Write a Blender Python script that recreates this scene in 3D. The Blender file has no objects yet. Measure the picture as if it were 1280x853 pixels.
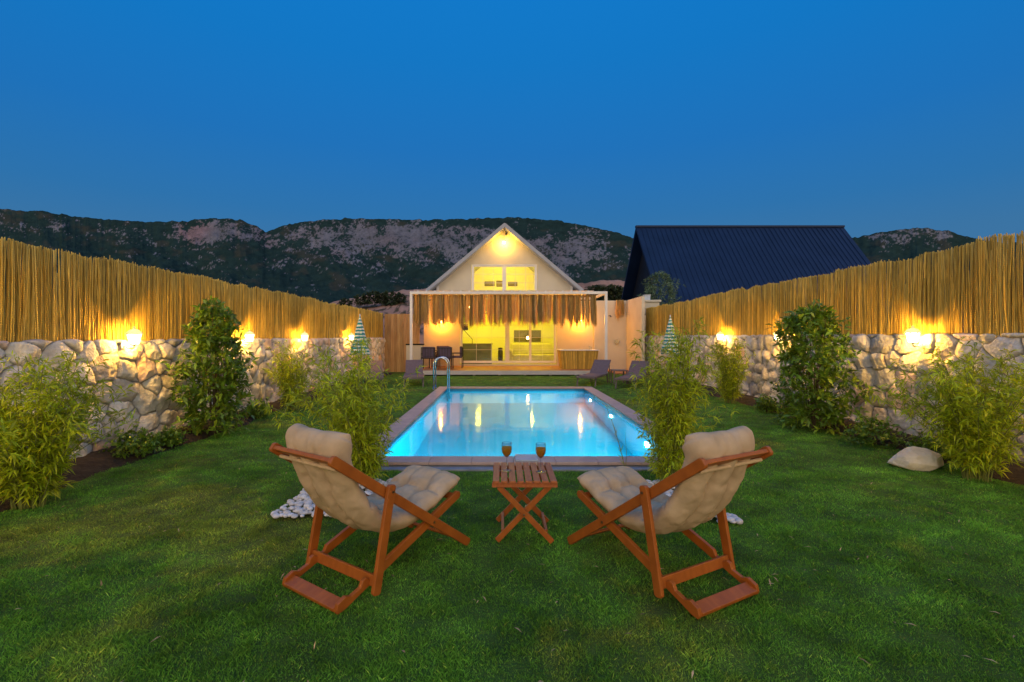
import bpy, bmesh, math, random
import numpy as np
from mathutils import Vector, Matrix
R = math.radians
C = bpy.context.scene.collection
S = bpy.context.scene

# ------------------------------------------------------------------ camera, sky, sun, exposure
EYE = 1.5
cam_data = bpy.data.cameras.new("camera")
cam = bpy.data.objects.new("camera", cam_data); C.objects.link(cam)
cam.location = (0, 0, EYE); cam.rotation_euler = (R(90), 0, 0)
cam_data.sensor_width = 36; cam_data.lens = 36*589/1280
cam_data.shift_x = 12/1280; cam_data.shift_y = -5.5/1280
cam_data.clip_start = 0.05; cam_data.clip_end = 6000
S.camera = cam

w = bpy.data.worlds.new("World"); S.world = w; w.use_nodes = True
nt = w.node_tree; nt.nodes.clear()
def wn(t, **k):
    n = nt.nodes.new(t)
    for a, b in k.items(): setattr(n, a, b)
    return n
tc = wn('ShaderNodeTexCoord'); sep = wn('ShaderNodeSeparateXYZ')
nt.links.new(tc.outputs['Generated'], sep.inputs[0])
ramp = wn('ShaderNodeValToRGB')
def srgb(r, g, b, a=1):
    f = lambda c: (c/255/12.92 if c/255 <= .04045 else ((c/255+.055)/1.055)**2.4)
    return (f(r), f(g), f(b), a)
els = [(0.0, (52,100,140)), (0.17, (42,99,145)), (0.24, (28,98,153)), (0.36, (12,98,165)), (0.50, (0,103,174)), (0.60, (0,106,180)), (1.0, (0,108,182))]
while len(ramp.color_ramp.elements) < len(els): ramp.color_ramp.elements.new(.5)
for e, (p, c) in zip(ramp.color_ramp.elements, els): e.position = p; e.color = srgb(*c)
nt.links.new(sep.outputs['Z'], ramp.inputs[0])
# afterglow low in the sky on the sunset side (behind the viewer, -Y)
ny = wn('ShaderNodeMath', operation='MULTIPLY'); nt.links.new(sep.outputs['Y'], ny.inputs[0]); ny.inputs[1].default_value = -1
mr = wn('ShaderNodeMapRange', interpolation_type='SMOOTHSTEP'); nt.links.new(ny.outputs[0], mr.inputs['Value'])
mr.inputs['From Min'].default_value = -0.6; mr.inputs['From Max'].default_value = 0.9
mz = wn('ShaderNodeMapRange', interpolation_type='SMOOTHSTEP'); nt.links.new(sep.outputs['Z'], mz.inputs['Value'])
mz.inputs['From Min'].default_value = 1.05; mz.inputs['From Max'].default_value = 0.0
gm = wn('ShaderNodeMath', operation='MULTIPLY'); nt.links.new(mr.outputs[0], gm.inputs[0]); nt.links.new(mz.outputs[0], gm.inputs[1])
gc = wn('ShaderNodeMix', data_type='RGBA', blend_type='MIX'); nt.links.new(gm.outputs[0], gc.inputs['Factor'])
nt.links.new(ramp.outputs[0], gc.inputs[6]); gc.inputs[7].default_value = (1.35, 1.08, 0.74, 1)
# the physical sky, sun just at the horizon behind the viewer, adds its own faint tint
sky = wn('ShaderNodeTexSky', sky_type='NISHITA'); sky.sun_disc = False
sky.sun_elevation = R(1.0); sky.sun_rotation = R(180)
sk = wn('ShaderNodeMix', data_type='RGBA', blend_type='ADD'); sk.inputs['Factor'].default_value = 0.01
nt.links.new(gc.outputs[2], sk.inputs[6]); nt.links.new(sky.outputs[0], sk.inputs[7])
bg = wn('ShaderNodeBackground'); bg.inputs['Strength'].default_value = 1.0
nt.links.new(sk.outputs[2], bg.inputs['Color'])
wo = wn('ShaderNodeOutputWorld'); nt.links.new(bg.outputs[0], wo.inputs[0])

sd = bpy.data.lights.new("sun", 'SUN'); sd.energy = 0.25; sd.angle = R(25); sd.color = (1.0, .80, .66)
sun = bpy.data.objects.new("sun", sd); C.objects.link(sun); sun.rotation_euler = (R(60), 0, 0)

S.view_settings.view_transform = 'Standard'; S.view_settings.look = 'None'
S.view_settings.exposure = 0.35; S.view_settings.gamma = 1.0
S.render.engine = 'CYCLES'
cy = S.cycles
cy.max_bounces = 8; cy.diffuse_bounces = 4; cy.glossy_bounces = 4; cy.transmission_bounces = 6; cy.transparent_max_bounces = 16
cy.caustics_reflective = False; cy.caustics_refractive = False; cy.sample_clamp_indirect = 3.0; cy.use_denoising = True

# ------------------------------------------------------------------ numpy noise
def _hash(ix, iy, seed):
    h = (ix.astype(np.int64)*374761393 + iy.astype(np.int64)*668265263 + seed*1442695040) & 0xffffffff
    h = ((h ^ (h >> 13))*1274126177) & 0xffffffff
    h = ((h ^ (h >> 16))*2246822519) & 0xffffffff
    return ((h ^ (h >> 15)) & 0xffffff)/float(0xffffff)
def vnoise(x, y, seed=0):
    x = np.asarray(x, float); y = np.asarray(y, float)
    ix, iy = np.floor(x), np.floor(y); fx, fy = x-ix, y-iy
    fx = fx*fx*(3-2*fx); fy = fy*fy*(3-2*fy)
    a = _hash(ix, iy, seed); b = _hash(ix+1, iy, seed); c = _hash(ix, iy+1, seed); d = _hash(ix+1, iy+1, seed)
    return (a*(1-fx)+b*fx)*(1-fy)+(c*(1-fx)+d*fx)*fy
def fbm(x, y, seed=0, oct=4, gain=.5):
    x = np.asarray(x, float); y = np.asarray(y, float)
    s = 0; a = 1; n = 0
    for o in range(oct):
        s = s+a*vnoise(x*2**o+o*17.3, y*2**o-o*9.1, seed+o*31); n += a; a *= gain
    return s/n
def sstep(a, b, x): t = np.clip((x-a)/(b-a), 0, 1); return t*t*(3-2*t)

# ------------------------------------------------------------------ materials
def mat(name, col, col2=None, rough=.8, scale=8, stretch=(1,1,1), bump=0, bscale=None, bdist=.01, attr=False, transl=0, metal=0, spec=.35, detail=5, contrast=(.3,.7), coat=0):
    m = bpy.data.materials.new(name); m.use_nodes = True; t = m.node_tree; N = t.nodes; L = t.links
    p = N['Principled BSDF']
    tcn = N.new('ShaderNodeTexCoord'); mp = N.new('ShaderNodeMapping'); mp.inputs['Scale'].default_value = stretch
    L.new(tcn.outputs['Object'], mp.inputs[0])
    nz = N.new('ShaderNodeTexNoise'); nz.inputs['Scale'].default_value = scale; nz.inputs['Detail'].default_value = detail
    L.new(mp.outputs[0], nz.inputs['Vector'])
    cr = N.new('ShaderNodeValToRGB'); cr.color_ramp.elements[0].position = contrast[0]; cr.color_ramp.elements[1].position = contrast[1]
    if col2 is None: col2 = tuple(c*.72 for c in col)
    cr.color_ramp.elements[0].color = (*col2, 1); cr.color_ramp.elements[1].color = (*col, 1)
    L.new(nz.outputs['Fac'], cr.inputs[0]); out = cr.outputs[0]
    if attr:
        at = N.new('ShaderNodeAttribute'); at.attribute_name = 'tint'
        mx = N.new('ShaderNodeMix'); mx.data_type = 'RGBA'; mx.blend_type = 'MULTIPLY'; mx.inputs['Factor'].default_value = 1
        L.new(out, mx.inputs[6]); L.new(at.outputs['Color'], mx.inputs[7]); out = mx.outputs[2]
    L.new(out, p.inputs['Base Color'])
    p.inputs['Roughness'].default_value = rough; p.inputs['Metallic'].default_value = metal; p.inputs['Specular IOR Level'].default_value = spec
    p.inputs['Coat Weight'].default_value = coat
    if bump:
        n2 = N.new('ShaderNodeTexNoise'); n2.inputs['Scale'].default_value = bscale or scale*4; n2.inputs['Detail'].default_value = 6
        L.new(mp.outputs[0], n2.inputs['Vector'])
        b = N.new('ShaderNodeBump'); b.inputs['Strength'].default_value = bump; b.inputs['Distance'].default_value = bdist
        L.new(n2.outputs['Fac'], b.inputs['Height']); L.new(b.outputs[0], p.inputs['Normal'])
    if transl:
        tr = N.new('ShaderNodeBsdfTranslucent'); L.new(out, tr.inputs['Color'])
        ms = N.new('ShaderNodeMixShader'); ms.inputs[0].default_value = transl
        L.new(p.outputs[0], ms.inputs[1]); L.new(tr.outputs[0], ms.inputs[2]); L.new(ms.outputs[0], N['Material Output'].inputs[0])
    return m
def emat(name, col, strength, seethrough=False):
    m = bpy.data.materials.new(name); m.use_nodes = True; t = m.node_tree; N = t.nodes; L = t.links
    N.remove(N['Principled BSDF']); e = N.new('ShaderNodeEmission'); e.inputs[0].default_value = (*col, 1); e.inputs[1].default_value = strength
    if seethrough:
        a = N.new('ShaderNodeAddShader'); tr = N.new('ShaderNodeBsdfTransparent')
        L.new(e.outputs[0], a.inputs[0]); L.new(tr.outputs[0], a.inputs[1]); L.new(a.outputs[0], N['Material Output'].inputs[0])
    else: L.new(e.outputs[0], N['Material Output'].inputs[0])
    return m
def thin_glass(name, tint=(1,1,1), refl=.35, base=.018):
    m = bpy.data.materials.new(name); m.use_nodes = True; t = m.node_tree; N = t.nodes; L = t.links
    N.remove(N['Principled BSDF']); tr = N.new('ShaderNodeBsdfTransparent'); tr.inputs[0].default_value = (*tint, 1)
    g = N.new('ShaderNodeBsdfGlossy'); g.inputs['Roughness'].default_value = .02
    lf = N.new('ShaderNodeLayerWeight'); lf.inputs[0].default_value = .5
    pw = N.new('ShaderNodeMath'); pw.operation = 'POWER'; L.new(lf.outputs['Facing'], pw.inputs[0]); pw.inputs[1].default_value = 4
    lw = N.new('ShaderNodeMath'); lw.operation = 'MULTIPLY_ADD'; L.new(pw.outputs[0], lw.inputs[0]); lw.inputs[1].default_value = refl; lw.inputs[2].default_value = base
    ms = N.new('ShaderNodeMixShader'); L.new(lw.outputs[0], ms.inputs[0]); L.new(tr.outputs[0], ms.inputs[1]); L.new(g.outputs[0], ms.inputs[2])
    L.new(ms.outputs[0], N['Material Output'].inputs[0]); return m

WOOD = mat('chair_wood', (.46,.13,.018), (.30,.075,.011), rough=.42, scale=22, stretch=(1.2,.5,.5), detail=9, contrast=(.22,.78), bump=.3, bscale=40, bdist=.002, spec=.45)
WOOD2 = mat('table_wood', (.52,.16,.05), (.36,.10,.03), rough=.45, scale=9, stretch=(6,1,6), bump=.25, bscale=40, bdist=.002, spec=.4)
CANVAS = mat('cushion_canvas', (.62,.455,.29), (.48,.35,.215), rough=.9, scale=9, bump=.5, bscale=14, bdist=.012, spec=.15)
DOWEL = mat('dowel_pale_wood', (.66,.48,.28), rough=.6, scale=20)
STEEL = mat('steel', (.75,.78,.8), (.6,.62,.65), rough=.18, metal=1, scale=3)
BOLT = mat('bolt_metal', (.35,.28,.2), rough=.35, metal=1, scale=3)
WHITEM = mat('white_paint_metal', (.78,.77,.78), (.70,.69,.71), rough=.45, scale=3)
STUCCO = mat('white_stucco', (.66,.61,.50), (.58,.53,.43), rough=.9, scale=1.3, bump=.15, bscale=60, bdist=.004)
ROOMW = mat('room_plaster', (.80,.80,.72), (.76,.76,.68), rough=.9, scale=2)
DECKW = mat('deck_boards', (.46,.22,.09), (.30,.14,.06), rough=.55, scale=4, stretch=(.6,8,8), bump=.2)
FASCIA = mat('deck_fascia', (.55,.52,.52), (.45,.43,.43), rough=.7, scale=3)
FENCEW = mat('fence_timber', (.52,.33,.15), (.37,.21,.085), rough=.75, scale=3, stretch=(6,6,.6), bump=.3, attr=True)
REED = mat('reed', (.80,.545,.115), (.58,.375,.07), rough=.7, scale=5, stretch=(8,8,1.2), attr=True, bump=.3, bscale=30, bdist=.003, spec=.3)
STRAW = mat('straw', (.88,.72,.36), (.72,.56,.26), rough=.85, scale=6, stretch=(6,6,1), attr=True, transl=.6)
STONE = mat('wall_stone', (.90,.83,.69), (.66,.58,.46), rough=.92, scale=7, attr=True, bump=1.0, bscale=34, bdist=.014, detail=9, spec=.2, contrast=(.32,.66))
COPING = mat('coping_stone', (.54,.40,.34), (.42,.31,.27), rough=.55, scale=5, bump=.25, bscale=60, bdist=.003)
PLINTH = mat('plinth_concrete', (.30,.32,.36), (.22,.24,.28), rough=.8, scale=6, bump=.4)
SOIL = mat('soil', (.055,.038,.026), (.025,.018,.012), rough=1, scale=14, bump=1, bscale=30, bdist=.03)
BARK = mat('bark', (.14,.10,.06), rough=.9, scale=20, bump=.5)
CULM = mat('bamboo_culm', (.24,.28,.06), (.16,.17,.04), rough=.5, scale=10)
LEAFB = mat('bamboo_leaf', (.50,.60,.022), (.32,.44,.016), rough=.5, scale=6, attr=True, transl=.35, spec=.4)
LEAFL = mat('laurel_leaf', (.22,.37,.035), (.12,.23,.022), rough=.35, scale=5, attr=True, transl=.22, spec=.5)
LEAFO = mat('olive_leaf', (.19,.29,.17), (.12,.19,.11), rough=.6, scale=5, attr=True, transl=.2)
GRASS = mat('grass_blade', (.18,.39,.038), (.12,.29,.026), rough=.6, scale=2.2, attr=True, transl=.3, spec=.2)
LAWNB = mat('lawn_base', (.085,.16,.016), (.05,.10,.012), rough=1, scale=5, bump=1, bscale=50, bdist=.03, attr=True)
PEBBLE = mat('white_pebble', (.80,.79,.80), (.62,.60,.60), rough=.7, scale=15, attr=True, bump=.2)
DARKF = mat('dark_frame', (.035,.03,.035), rough=.5, scale=5)
PURPLE = mat('dining_cushion', (.12,.09,.15), (.09,.065,.11), rough=.85, scale=8)
SLING = mat('lounger_sling', (.19,.135,.14), (.14,.10,.105), rough=.8, scale=20)
LOUNGEF = mat('lounger_frame', (.16,.13,.13), rough=.5, scale=8)
NAVY = mat('navy_roof_metal', (.008,.024,.078), (.005,.017,.058), rough=.55, scale=.7, metal=.0, spec=.3)
NAVYW = mat('dark_cladding', (.012,.016,.028), rough=.6, scale=2)
ROOFG = mat('grey_roof_metal', (.38,.40,.46), (.30,.32,.38), rough=.5, scale=2)
LANT = mat('lantern_white', (.80,.78,.72), rough=.4, scale=5)
WGLASS = thin_glass('window_glass')
GLOW = emat('lantern_glow', (1.0,.80,.45), 9, True)
BULB = emat('warm_bulb', (1.0,.60,.15), 40)

# ------------------------------------------------------------------ object helpers
def link(o, parent=None):
    C.objects.link(o)
    if parent is not None: o.parent = parent
    return o
def tag(o, label=None, cat=None, group=None, kind=None):
    if label: o['label'] = label
    if cat: o['category'] = cat
    if group: o['group'] = group
    if kind: o['kind'] = kind
    return o
def empty(name, loc=(0,0,0), rz=0):
    o = bpy.data.objects.new(name, None); o.empty_display_size = .1; o.location = loc; o.rotation_euler = (0,0,rz); return link(o)
def mesh_np(name, V, F, m, parent=None, tint=None, smooth=False):
    V = np.asarray(V, np.float32).reshape(-1,3); F = np.asarray(F, np.int32); k = F.shape[1]
    me = bpy.data.meshes.new(name); me.vertices.add(len(V)); me.vertices.foreach_set('co', V.ravel())
    me.loops.add(F.size); me.loops.foreach_set('vertex_index', F.ravel())
    me.polygons.add(len(F)); me.polygons.foreach_set('loop_start', np.arange(0, F.size, k, dtype=np.int32))
    try: me.polygons.foreach_set('loop_total', np.full(len(F), k, np.int32))
    except Exception: pass
    if smooth: me.polygons.foreach_set('use_smooth', np.ones(len(F), bool))
    me.update(calc_edges=True)
    if tint is not None:
        T = np.ones((len(V),4), np.float32); tt = np.asarray(tint, np.float32)
        T[:, :3] = tt if tt.ndim == 2 else tt[:, None]
        a = me.color_attributes.new('tint', 'FLOAT_COLOR', 'POINT'); a.data.foreach_set('color', T.ravel())
    me.materials.append(m)
    return link(bpy.data.objects.new(name, me), parent)
class MB:
    def __init__(s): s.v = []; s.f = []; s.t = []; s.tint = 1.0
    def add(s, vs, fs):
        n = len(s.v); s.v += [tuple(v) for v in vs]; s.f += [tuple(i+n for i in f) for f in fs]
        tt = s.tint if isinstance(s.tint, tuple) else (s.tint,)*3
        s.t += [tt]*len(vs)
    def box(s, a, b):
        (x0,y0,z0),(x1,y1,z1) = a, b
        s.add([(x0,y0,z0),(x1,y0,z0),(x1,y1,z0),(x0,y1,z0),(x0,y0,z1),(x1,y0,z1),(x1,y1,z1),(x0,y1,z1)],
              [(0,3,2,1),(4,5,6,7),(0,1,5,4),(1,2,6,5),(2,3,7,6),(3,0,4,7)]); return s
    def bar(s, p, q, w, h, up=(0,0,1)):
        p, q = Vector(p), Vector(q); d = (q-p).normalized(); up = Vector(up)
        sx = d.cross(up)
        if sx.length < 1e-4: sx = d.cross(Vector((1,0,0)))
        sx.normalize(); u = sx.cross(d).normalized()
        c = [(-1,-1),(1,-1),(1,1),(-1,1)]
        vs = [p+sx*a*w/2+u*b*h/2 for a, b in c]+[q+sx*a*w/2+u*b*h/2 for a, b in c]
        s.add(vs, [(0,3,2,1),(4,5,6,7),(0,1,5,4),(1,2,6,5),(2,3,7,6),(3,0,4,7)]); return s
    def tube(s, pts, r, n=8, caps=True):
        pts = [Vector(p) for p in pts]; rr = r if isinstance(r, (list, tuple)) else [r]*len(pts)
        vs = []; fs = []; prev = None
        for i, p in enumerate(pts):
            d = (pts[min(i+1, len(pts)-1)]-pts[max(i-1, 0)]).normalized()
            if prev is None:
                a = d.cross(Vector((0,0,1)));
                if a.length < 1e-3: a = d.cross(Vector((1,0,0)))
            else: a = prev-d*prev.dot(d)
            a.normalize(); prev = a; b = d.cross(a)
            for k in range(n):
                th = 2*math.pi*k/n; vs.append(p+(a*math.cos(th)+b*math.sin(th))*rr[i])
        for i in range(len(pts)-1):
            for k in range(n):
                k2 = (k+1) % n; fs.append((i*n+k, i*n+k2, (i+1)*n+k2, (i+1)*n+k))
        if caps: fs.append(tuple(range(n-1, -1, -1))); fs.append(tuple((len(pts)-1)*n+k for k in range(n)))
        s.add(vs, fs); return s
    def lathe(s, prof, c=(0,0,0), n=24, sq=1.0):
        vs = []; fs = []
        for r, z in prof:
            for k in range(n):
                th = 2*math.pi*(k+.5)/n; vs.append((c[0]+r*math.cos(th), c[1]+r*math.sin(th)*sq, c[2]+z))
        for i in range(len(prof)-1):
            for k in range(n):
                k2 = (k+1) % n; fs.append((i*n+k, i*n+k2, (i+1)*n+k2, (i+1)*n+k))
        s.add(vs, fs); return s
    def prism(s, poly, axis, a, b):       # poly: 2D points, extruded along axis from a to b
        def P(u, v, t): return {'x': (t,u,v), 'y': (u,t,v), 'z': (u,v,t)}[axis]
        n = len(poly); vs = [P(u,v,a) for u,v in poly]+[P(u,v,b) for u,v in poly]
        fs = [tuple(range(n)), tuple(range(2*n-1, n-1, -1))]+[(i, i+n, (i+1) % n+n, (i+1) % n) for i in range(n)]
        s.add(vs, fs); return s
    def build(s, name, m, parent=None, smooth=False, bevel=0, tint=False):
        me = bpy.data.meshes.new(name); me.from_pydata(s.v, [], s.f)
        if tint:
            a = me.color_attributes.new('tint', 'FLOAT_COLOR', 'POINT')
            a.data.foreach_set('color', np.array([(*t, 1) for t in s.t], np.float32).ravel())
        bm = bmesh.new(); bm.from_mesh(me); bmesh.ops.recalc_face_normals(bm, faces=bm.faces); bm.to_mesh(me); bm.free()
        if smooth: me.polygons.foreach_set('use_smooth', [True]*len(me.polygons))
        me.materials.append(m); o = link(bpy.data.objects.new(name, me), parent)
        if bevel:
            b = o.modifiers.new('bevel', 'BEVEL'); b.width = bevel; b.segments = 2; b.limit_method = 'ANGLE'
        return o
def lamp(name, loc, power, col, parent=None, radius=.03, typ='POINT'):
    d = bpy.data.lights.new(name, typ); d.energy = power; d.color = col
    if typ != 'AREA': d.shadow_soft_size = radius
    o = bpy.data.objects.new(name, d); o.location = loc; return link(o, parent)
def children(o): return [c for c in bpy.data.objects if c.parent == o]
def copy_tree(o, parent=None):
    c = o.copy(); C.objects.link(c); c.parent = parent
    for ch in children(o): copy_tree(ch, c)
    return c

# ------------------------------------------------------------------ layout constants
LX, RX = -5.0, 5.9                        # faces of the two stone walls
PX0, PX1, PY0, PY1 = -1.55, 2.29, 5.63, 13.24   # pool water
CW = .26                                  # coping width

# ------------------------------------------------------------------ terrain: mountains, bank, ground
def terrain(name, m, pts, D0, D1, nu, nrow, gexp, relief, seed, u0, u1, rockfn=None, dn=0.0):
    us = np.linspace(u0, u1, nu); pu = [(p-628)/589 for p, q in pts]; pe = [(421-q)/589 for p, q in pts]
    er = np.interp(us, pu, pe)+(fbm(us*90, us*0, seed, 3)-.5)*.006
    ts = np.concatenate([np.linspace(0, 1, nrow), [1.05, 1.15, 1.4]])
    U, T = np.meshgrid(us, ts); E = er[None, :]
    Tc = np.minimum(T, 1)
    D = D0+(D1-D0)*T*(1+dn*(fbm(us*3, us*0, seed+5, 2)-.5))[None, :]
    g = Tc**gexp
    el = E*g+relief*(fbm(U*14, Tc*5, seed+1, 5)-.5)*np.sin(np.pi*Tc)*E/.2
    el = np.where(T > 1, E-(T-1)*E*1.6, el)
    X = U*D; Z = EYE+el*D; Z[0] = -2
    V = np.stack([X, D, Z], -1).reshape(-1, 3); nr = len(ts)
    i = np.arange(nr-1)[:, None]*nu+np.arange(nu-1)[None, :]; i = i.ravel()
    F = np.stack([i, i+1, i+nu+1, i+nu], 1)
    tint = rockfn(U, Tc, el) if rockfn else None
    o = mesh_np(name, V, F, m, None, tint, True); tag(o, kind='structure'); return o
def rocks(U, T, el):
    px = U*589+628; py = 421-el*589
    def ell(cx, cy, rx, ry): return np.exp(-(((px-cx)/rx)**2+((py-cy)/ry)**2))
    z = 1.25*ell(265, 291, 52, 13)+.95*ell(470, 293, 130, 17)+.8*ell(700, 315, 60, 22)+.55*ell(560, 305, 140, 22)+.4*ell(60, 282, 90, 7)+.55*ell(1140, 292, 80, 8)
    z = z+.25*ell(200, 300, 80, 12)+.3*ell(480, 320, 150, 22)+.35*ell(720, 335, 60, 15)+.2*ell(1150,300,100,12)-.13
    n = fbm(px/14, py/8, 77, 5, .62); n2 = fbm(px/2.6, py/2.0, 99, 4, .8)
    v = z*.5+(n-.5)*1.15+(n2-.5)*1.25
    mask = sstep(.27, .40, v)*(T < 1)
    pink = np.clip(ell(240, 288, 22, 12)*1.3+ell(600, 285, 60, 10)*.3+(fbm(px/30, py/20, 5, 2)-.45)*1.0, 0, 1)
    rock = np.stack([.185+.08*pink, .175+0*pink, .185-.01*pink], -1)*(.55+.9*n2[..., None]*n[..., None]*1.6)
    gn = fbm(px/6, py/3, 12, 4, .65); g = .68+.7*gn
    green = np.stack([.024*g, .048*g, .042*g], -1)  # slope green with the blue-grey of distance haze mixed into its colour
    dry = sstep(.55, .75, fbm(px/20, py/9, 51, 4))[..., None]
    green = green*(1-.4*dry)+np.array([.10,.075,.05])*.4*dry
    c = green*(1-mask[..., None])+rock*mask[..., None]
    return c.reshape(-1, 3)
def bank_t(U, T, el):
    px = U*589+628; n = fbm(px/9, T*9, 8, 5); n2 = fbm(px/40, T*5+3, 9, 3)
    base = np.stack([.36+.16*n, .20+.10*n, .14+.08*n], -1)*(.6+.7*n2[..., None])
    veg = sstep(.52, .6, fbm(px/7, T*14, 31, 4))[..., None]*(T < .93)[..., None]
    return (base*(1-.8*veg)+np.array([.03,.045,.025])*.8*veg).reshape(-1, 3)
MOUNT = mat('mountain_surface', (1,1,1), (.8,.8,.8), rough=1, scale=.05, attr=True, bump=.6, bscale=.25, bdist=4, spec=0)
BANK = mat('earth_surface', (1,1,1), (.82,.82,.82), rough=1, scale=.5, attr=True, bump=.5, bscale=1.2, bdist=.5, spec=0)
ridge = [(-400,240),(-100,258),(0,262),(50,264),(90,270),(140,275),(180,277),(230,277),(262,272),(300,275),(322,284),(332,291),(345,286),(362,280),(400,275),(440,273),(480,275),(560,275),(610,273),(640,272),(700,276),(740,284),(770,291),(790,297),(850,300),(1000,300),(1065,298),(1100,291),(1150,285),(1185,289),(1215,298),(1260,304),(1500,300),(1700,290)]
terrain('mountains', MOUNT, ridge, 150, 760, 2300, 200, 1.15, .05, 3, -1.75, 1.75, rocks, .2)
bank = [(300,392),(380,386),(420,377),(450,371),(480,366),(515,362),(560,358),(700,358),(725,355),(750,351),(790,351),(850,356),(1000,380)]
terrain('earth_slope', BANK, bank, 55, 110, 420, 40, 1.0, .06, 21, -.6, .65, bank_t)

def sheet_with_hole(name, m, xs, ys, hole, zf, kind='structure', tintf=None):
    xs = np.array(sorted(set(xs))); ys = np.array(sorted(set(ys)))
    X, Y = np.meshgrid(xs, ys); Z = zf(X, Y); V = np.stack([X, Y, Z], -1).reshape(-1, 3); nx = len(xs)
    F = []
    hx0, hx1, hy0, hy1 = hole
    cx = (xs[:-1]+xs[1:])/2; cyy = (ys[:-1]+ys[1:])/2
    I, J = np.meshgrid(np.arange(len(cx)), np.arange(len(cyy)))
    keep = ~((cx[I] > hx0) & (cx[I] < hx1) & (cyy[J] > hy0) & (cyy[J] < hy1))
    i = (J*nx+I)[keep]; F = np.stack([i, i+1, i+nx+1, i+nx], 1)
    o = mesh_np(name, V, F, m, None, tintf(X.ravel(), Y.ravel()) if tintf else None, True); tag(o, kind=kind); return o
hole = (PX0-.12, PX1+.12, PY0-.12, PY1+.12)
sheet_with_hole('ground', SOIL, [-2500, -60, -20, hole[0], hole[1], 20, 60, 2500], [-2500, -30, hole[2], hole[3], 40, 150, 2600], hole, lambda X, Y: X*0-.04)
def lawn_z(x, y):
    pool = sstep(.0, .5, np.maximum(np.maximum(PX0-.3-x, x-PX1-.3), np.maximum(PY0-.35-y, y-PY1-.3)))
    return (.030*fbm(x*1.6, y*1.6, 4, 3)-.012+.030*(fbm(x*4.5, y*4.5, 41, 3)-.4)*(.3+fbm(x*.9,y*.9,42,2)))*pool-.004
def lawn_tint(x, y):
    n = fbm(x*1.1, y*.9, 14, 4); n2 = fbm(x*5, y*6, 15, 4); n3 = fbm(x*.5+3, y*.5, 19, 2)
    v = .45+1.1*n2
    dry = np.clip(sstep(.56, .74, n*.65+n3*.20+.13*vnoise(x*9, y*9, 20)+.17*np.exp(-((x+2.6)/1.3)**2-((y-4.3)/1.0)**2)+.05*np.exp(-((x-3.6)/1.2)**2-((y-8)/3)**2)), 0, 1)
    v = v*(.72+.6*fbm(x*2.2, y*2.2, 27, 3)); v = v*1.08; r = v*(.92+.85*dry); g = v*(1.0+.08*dry); b = v*(1.15+.35*dry)
    return np.stack([r, g, b], -1)
gx = list(np.arange(-6, 7.01, .125))+[hole[0], hole[1]]; gy = list(np.arange(-3, 22.01, .125))+[hole[2], hole[3]]
sheet_with_hole('lawn', LAWNB, gx, gy, hole, lawn_z, tintf=lawn_tint)

# bed edges (x of the lawn's edge along the two walls)
def bedL(y): return LX+.62+.10*np.sin(y*1.1)+.10*(vnoise(y*1.3, y*0, 3)-.5)+.28*np.exp(-((y-4.0)/1.1)**2)
def bedR(y): return RX-.70-.10*np.sin(y*.9+1)-.12*(vnoise(y*1.2, y*0, 8)-.5)-.15*np.exp(-((y-5.0)/1.0)**2)
for nm, face, edge in (('soil_bed', LX-.1, bedL), ('soil_bed', RX+.1, bedR)):
    ys = np.arange(-2.0, 19.0, .05); ts = np.linspace(0, 1, 26); Y, T = np.meshgrid(ys, ts, indexing='ij')
    X = edge(Y)*(1-T)+face*T
    Z = -.02+.10*sstep(0, .5, T)+.04*fbm(X*7, Y*7, 6, 4)*sstep(0, .15, T)
    n = len(ts); i = (np.arange(len(ys)-1)[:, None]*n+np.arange(n-1)[None, :]).ravel()
    F = np.stack([i, i+1, i+n+1, i+n], 1)
    tag(mesh_np(nm, np.stack([X, Y, Z], -1), F, SOIL, None, None, True), kind='structure')

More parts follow.
